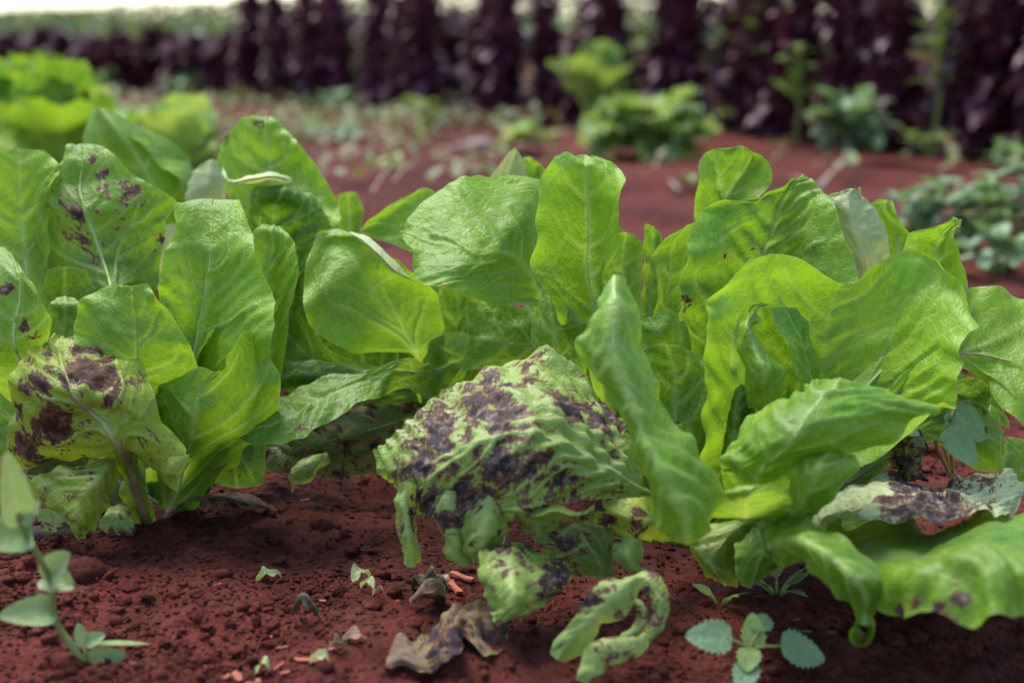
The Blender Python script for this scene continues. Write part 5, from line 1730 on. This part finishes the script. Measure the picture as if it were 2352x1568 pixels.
# ------------------------------------------------------------------ far green field and trees
def crop_field():
    r = np.random.default_rng(99)
    V, Q, A, off = [], [], [], 0
    for n in range(9000):
        y = 11 + 45 * r.random() ** 1.8
        x = (r.random() * 2 - 1) * y * 0.55
        h = (0.20 + 0.10 * r.random() + 0.0030 * y) * (1.0 if x < 0.1 * y else 0.8)
        az = r.random() * 6.283
        L = h * (0.5 + 0.4 * r.random()); w = 0.05 + 0.05 * r.random() + 0.002 * y
        t = np.linspace(0, 1, 4)[:, None]
        bend = 0.35 * L * t ** 2
        c = np.array([x, y, 0]) + np.concatenate([math.cos(az) * bend, math.sin(az) * bend, h * (0.25 + 0.75 * t)], 1)
        s = np.array([-math.sin(az), math.cos(az), 0]) * w / 2
        k = np.array([0.6, 1, 0.8, 0.15])[:, None]
        P = np.stack([c - s * k, c + s * k], 1).reshape(-1, 3)
        V.append(P); Q.append(grid_quads(4, 2) + off); off += 8; A.append(np.full(8, r.random()))
    V = np.vstack(V); n = len(V)
    me = mesh_arrays('crop_field', V, np.vstack(Q), M['crop'], dict(vein=np.zeros(n), les=np.zeros(n), tone=np.concatenate(A), rim=np.zeros(n)), V[:, :2])
    tag(link('crop_field', me), 'far blurred green crop field beyond the purple row', None, None, 'stuff')
M['crop'] = leaf_material('crop_leaf', (0.085, 0.135, 0.040), (0.21, 0.27, 0.10), (0.2, 0.26, 0.1), trans=0.25, rough=0.55)
crop_field()
def far_wood():
    r = np.random.default_rng(123)
    V, Q, A, off = [], [], [], 0
    for n in range(9000):
        x = -70 + 120 * r.random(); y = 85 + 12 * r.random()
        top = 1.0 + 0.35 * fbm(np.array([x * 0.12]), np.array([3.0]), 4, 3)[0] + 0.045 * max(0, min(x + 32, 40)) - 1.0 * float(sstep(8, 11, np.array([x]))[0])
        z = 0.05 + max(0.15, top - 0.15) * r.random()
        s = 0.25 + 0.25 * r.random()
        P = np.array([[-.5, 0, -.3], [.5, 0, -.3], [.4, 0, .3], [-.4, 0, .3]]) * s
        m3 = np.array(Matrix.Rotation(r.random() * 6, 3, 'Z') @ Matrix.Rotation(r.random() * 2 - 1, 3, 'X'))
        V.append(P @ m3.T + np.array([x, y, z])); Q.append(np.array([[0, 1, 2, 3]]) + off); off += 4; A.append(np.full(4, r.random()))
    V = np.vstack(V); n = len(V)
    me = mesh_arrays('far_scrub', V, np.vstack(Q), M['crop'], dict(vein=np.zeros(n), les=np.zeros(n), tone=np.concatenate(A) * 0.6, rim=np.zeros(n)), V[:, :2])
    tag(link('far_scrub', me), 'low green scrub on the horizon, far out of focus', None, None, 'stuff')
far_wood()

# ------------------------------------------------------------------ clods, chips and litter on the soil
for i, (x, y, s, lab) in enumerate([(190, 1360, 0.0135, 'large red clod beside the leggy weed'), (300, 1375, 0.0055, 'small clod right of the large clod by the weed'), (735, 1215, 0.0085, 'pale flat clod near the dead leaf under the middle lettuce'),
        (905, 1372, 0.0048, 'small round clod left of the dry leaf scraps'), (1045, 1160, 0.006, 'clod in the shade behind the rotted leaf tip'), (855, 1400, 0.0065, 'broad clod above the curled brown leaf tip'),
        (2060, 1440, 0.007, 'clod under the leaf tip curled into a ring'), (2230, 1480, 0.006, 'clod below the wavy leaf edge at lower right'), (1960, 1560, 0.007, 'clod at the bottom edge right of the round-leaved seedling'),
        (1115, 1235, 0.005, 'clod below the hanging leaf lobe'), (1380, 1555, 0.007, 'clod at the bottom edge beside the curled blotched leaf'), (1500, 1210, 0.006, 'clod in the dark gap under the rotted leaf')]):
    clod(x, y, s, lab, 200 + i)

def chip(px, py, L, W, ang, label, seed, mat='chip', cat='wood chip', group='wood chips on the soil', name='wood_chip', thick=0.35):
    g = ground_at(px, py)
    r = np.random.default_rng(seed)
    v, f = [], []
    n = 6
    for i in range(n):
        t = i / (n - 1) - 0.5
        w = W * (0.55 + 0.45 * math.cos(t * 2.6)) * (0.8 + 0.4 * r.random())
        h = W * thick * (0.7 + 0.5 * r.random())
        dy = W * 0.3 * (r.random() - 0.5)
        for (a, b_) in ((-.5, 0), (.5, 0.1), (.4, 1), (-.42, .85)):
            v.append((t * L, a * w + dy, b_ * h))
    for i in range(n - 1):
        for j in range(4):
            k = (j + 1) % 4
            f.append((i * 4 + j, i * 4 + k, (i + 1) * 4 + k, (i + 1) * 4 + j))
    f.append((3, 2, 1, 0)); m0 = (n - 1) * 4; f.append((m0, m0 + 1, m0 + 2, m0 + 3))
    me = bpy.data.meshes.new(name); me.from_pydata(v, [], f); me.materials.append(M[mat])
    o = link(name, me, None, (g.x, g.y, surf_h(g.x, g.y) + 0.0004))
    o.rotation_euler = (r.random() * 0.3 - 0.15, r.random() * 0.3 - 0.15, math.radians(ang))
    tag(o, label, cat, group)
    return o
for i, (x, y, L, W, a, lab) in enumerate([(905, 1383, .006, .0038, 20, 'bright orange wood chip beside the round clod'), (500, 1360, .0045, .0018, 15, 'small orange chip in the middle of the bare soil'),
        (545, 1555, .009, .0042, -60, 'orange wood chip at the bottom edge, left of the pair'), (580, 1562, .008, .004, 10, 'flat orange wood chip at the bottom edge, right of the pair'), (520, 1560, .006, .003, 70, 'small orange wood chip standing left of the bottom pair'),
        (615, 1458, .0055, .0025, 50, 'short upright orange chip above the thin twigs'), (650, 1480, .007, .0018, 10, 'thin orange sliver lying above the twig pair'), (705, 1522, .014, .0028, -28, 'long slanted splinter beside a pale leaf scrap'),
        (300, 1545, .009, .003, 5, 'flat reddish chip right of the leggy weed foot'), (740, 1385, .004, .002, 10, 'tiny pale chip left of the leaf scrap'), (475, 1548, .005, .0015, -15, 'thin sliver left of the bottom chips'),
        (640, 1530, .008, .0016, 60, 'thin forked twig piece on the soil at bottom'), (655, 1555, .005, .002, 30, 'small chip next to the pale scrap at the bottom'), (700, 1155, .006, .003, 10, 'pale orange chip near the dead leaf edge'),
        (1040, 1330, .024, .0052, 112, 'long reddish wood splinter standing behind the curled leaf'), (1060, 1318, .015, .005, -35, 'short wood splinter crossing the long one'), (1830, 1395, .004, .0016, 20, 'tiny pale chip near the thin twig'),
        (1180, 1245, .006, .003, 40, 'small red chip under the hanging lobes'), (760, 1500, .004, .002, 45, 'tiny orange chip right of the long splinter')]):
    chip(x, y, L, W, a, lab, 300 + i)
chip(1866, 1414, 0.027, 0.0022, 4, 'thin dry straw-coloured twig lying above the round-leaved seedling', 401, 'twig', 'twig', None, 'twig', 0.8)

def scrap(px, py, size, label, seed, mat='dry', tone=0.5, asp=0.45, lift=0.004, ang=0.0):
    g = ground_at(px, py)
    r = np.random.default_rng(seed)
    rows = []
    n = 6
    for i in range(n):
        t = i / (n - 1)
        w = size * asp * (0.25 + math.sin(math.pi * (0.1 + 0.85 * t))) * (0.7 + 0.6 * r.random()) / 2
        p = np.array([(t - 0.5) * size, size * 0.12 * math.sin(t * 5 + seed), lift * math.sin(math.pi * t) * (0.6 + r.random()) + 0.0015])
        rows.append([p + np.array([0, -w, lift * r.random()]), p, p + np.array([0, w, lift * r.random()])])
    c, s = math.cos(ang), math.sin(ang)
    R = np.array(rows) @ np.array([[c, s, 0], [-s, c, 0], [0, 0, 1]])
    b = np.array([g.x, g.y, surf_h(g.x, g.y)])
    P, q, at, uv, mid, L, Nm = leaf_surface(R + b, None, seed=seed, res=0.0012, crinkle=size * 0.12, tone=tone, pucker=0.0004, veins=False, teeth=0.0, ruffle=0.0)
    o = link('leaf_scrap', mesh_arrays('leaf_scrap', (P - b).reshape(-1, 3), q, M[mat], at, uv), None, tuple(b))
    tag(o, label, 'leaf scrap', 'dry leaf scraps on the soil')
scrap(828, 1345, 0.011, 'small pale green leaf scrap, upper one left of the orange chip', 501, 'lettuce_pale', .3, .6, ang=.6)
scrap(848, 1372, 0.010, 'pale green leaf scrap just below another, left of the orange chip', 502, 'lettuce_pale', .5, .5, ang=-.6)
scrap(617, 1328, 0.014, 'folded grey-green leaf scrap in the middle of the bare soil', 503, 'lettuce_pale', .1, .35, ang=.5)
scrap(703, 1432, 0.014, 'dark dry leaf scrap below the folded grey-green one', 504, 'dead', .7, .4, .006)
scrap(985, 1360, 0.021, 'dark shrivelled scrap beside the long wood splinter', 505, 'dead', .6, .5, .006, ang=-.6)
scrap(985, 1398, 0.020, 'mottled green and black leaf scrap above the curled brown leaf', 506, 'dry', .4, .5, .006, ang=.3)
scrap(1060, 1300, 0.014, 'brown crumpled scrap under the hanging lobes', 507, 'dry', .5, .6, .006)
scrap(735, 1532, 0.009, 'pale green scrap at the end of the long splinter', 508, 'lettuce_pale', .5, .6)
scrap(605, 1545, 0.009, 'pale green scrap above the bottom orange chips', 509, 'lettuce_pale', .3, .8)
scrap(815, 1490, 0.013, 'small tan dry scrap left of the curled brown leaf', 510, 'dry', .8, .4)
scrap(775, 1508, 0.009, 'grey dry scrap, lower left of the tan one', 511, 'dry', .3, .5)
scrap(1165, 1285, 0.022, 'black rotten scrap below the rotted leaf', 512, 'dead', .3, .5, .008, ang=.5)
scrap(870, 1385, 0.007, 'light grey scrap touching the bright orange chip', 513, 'dry', .8, .7)
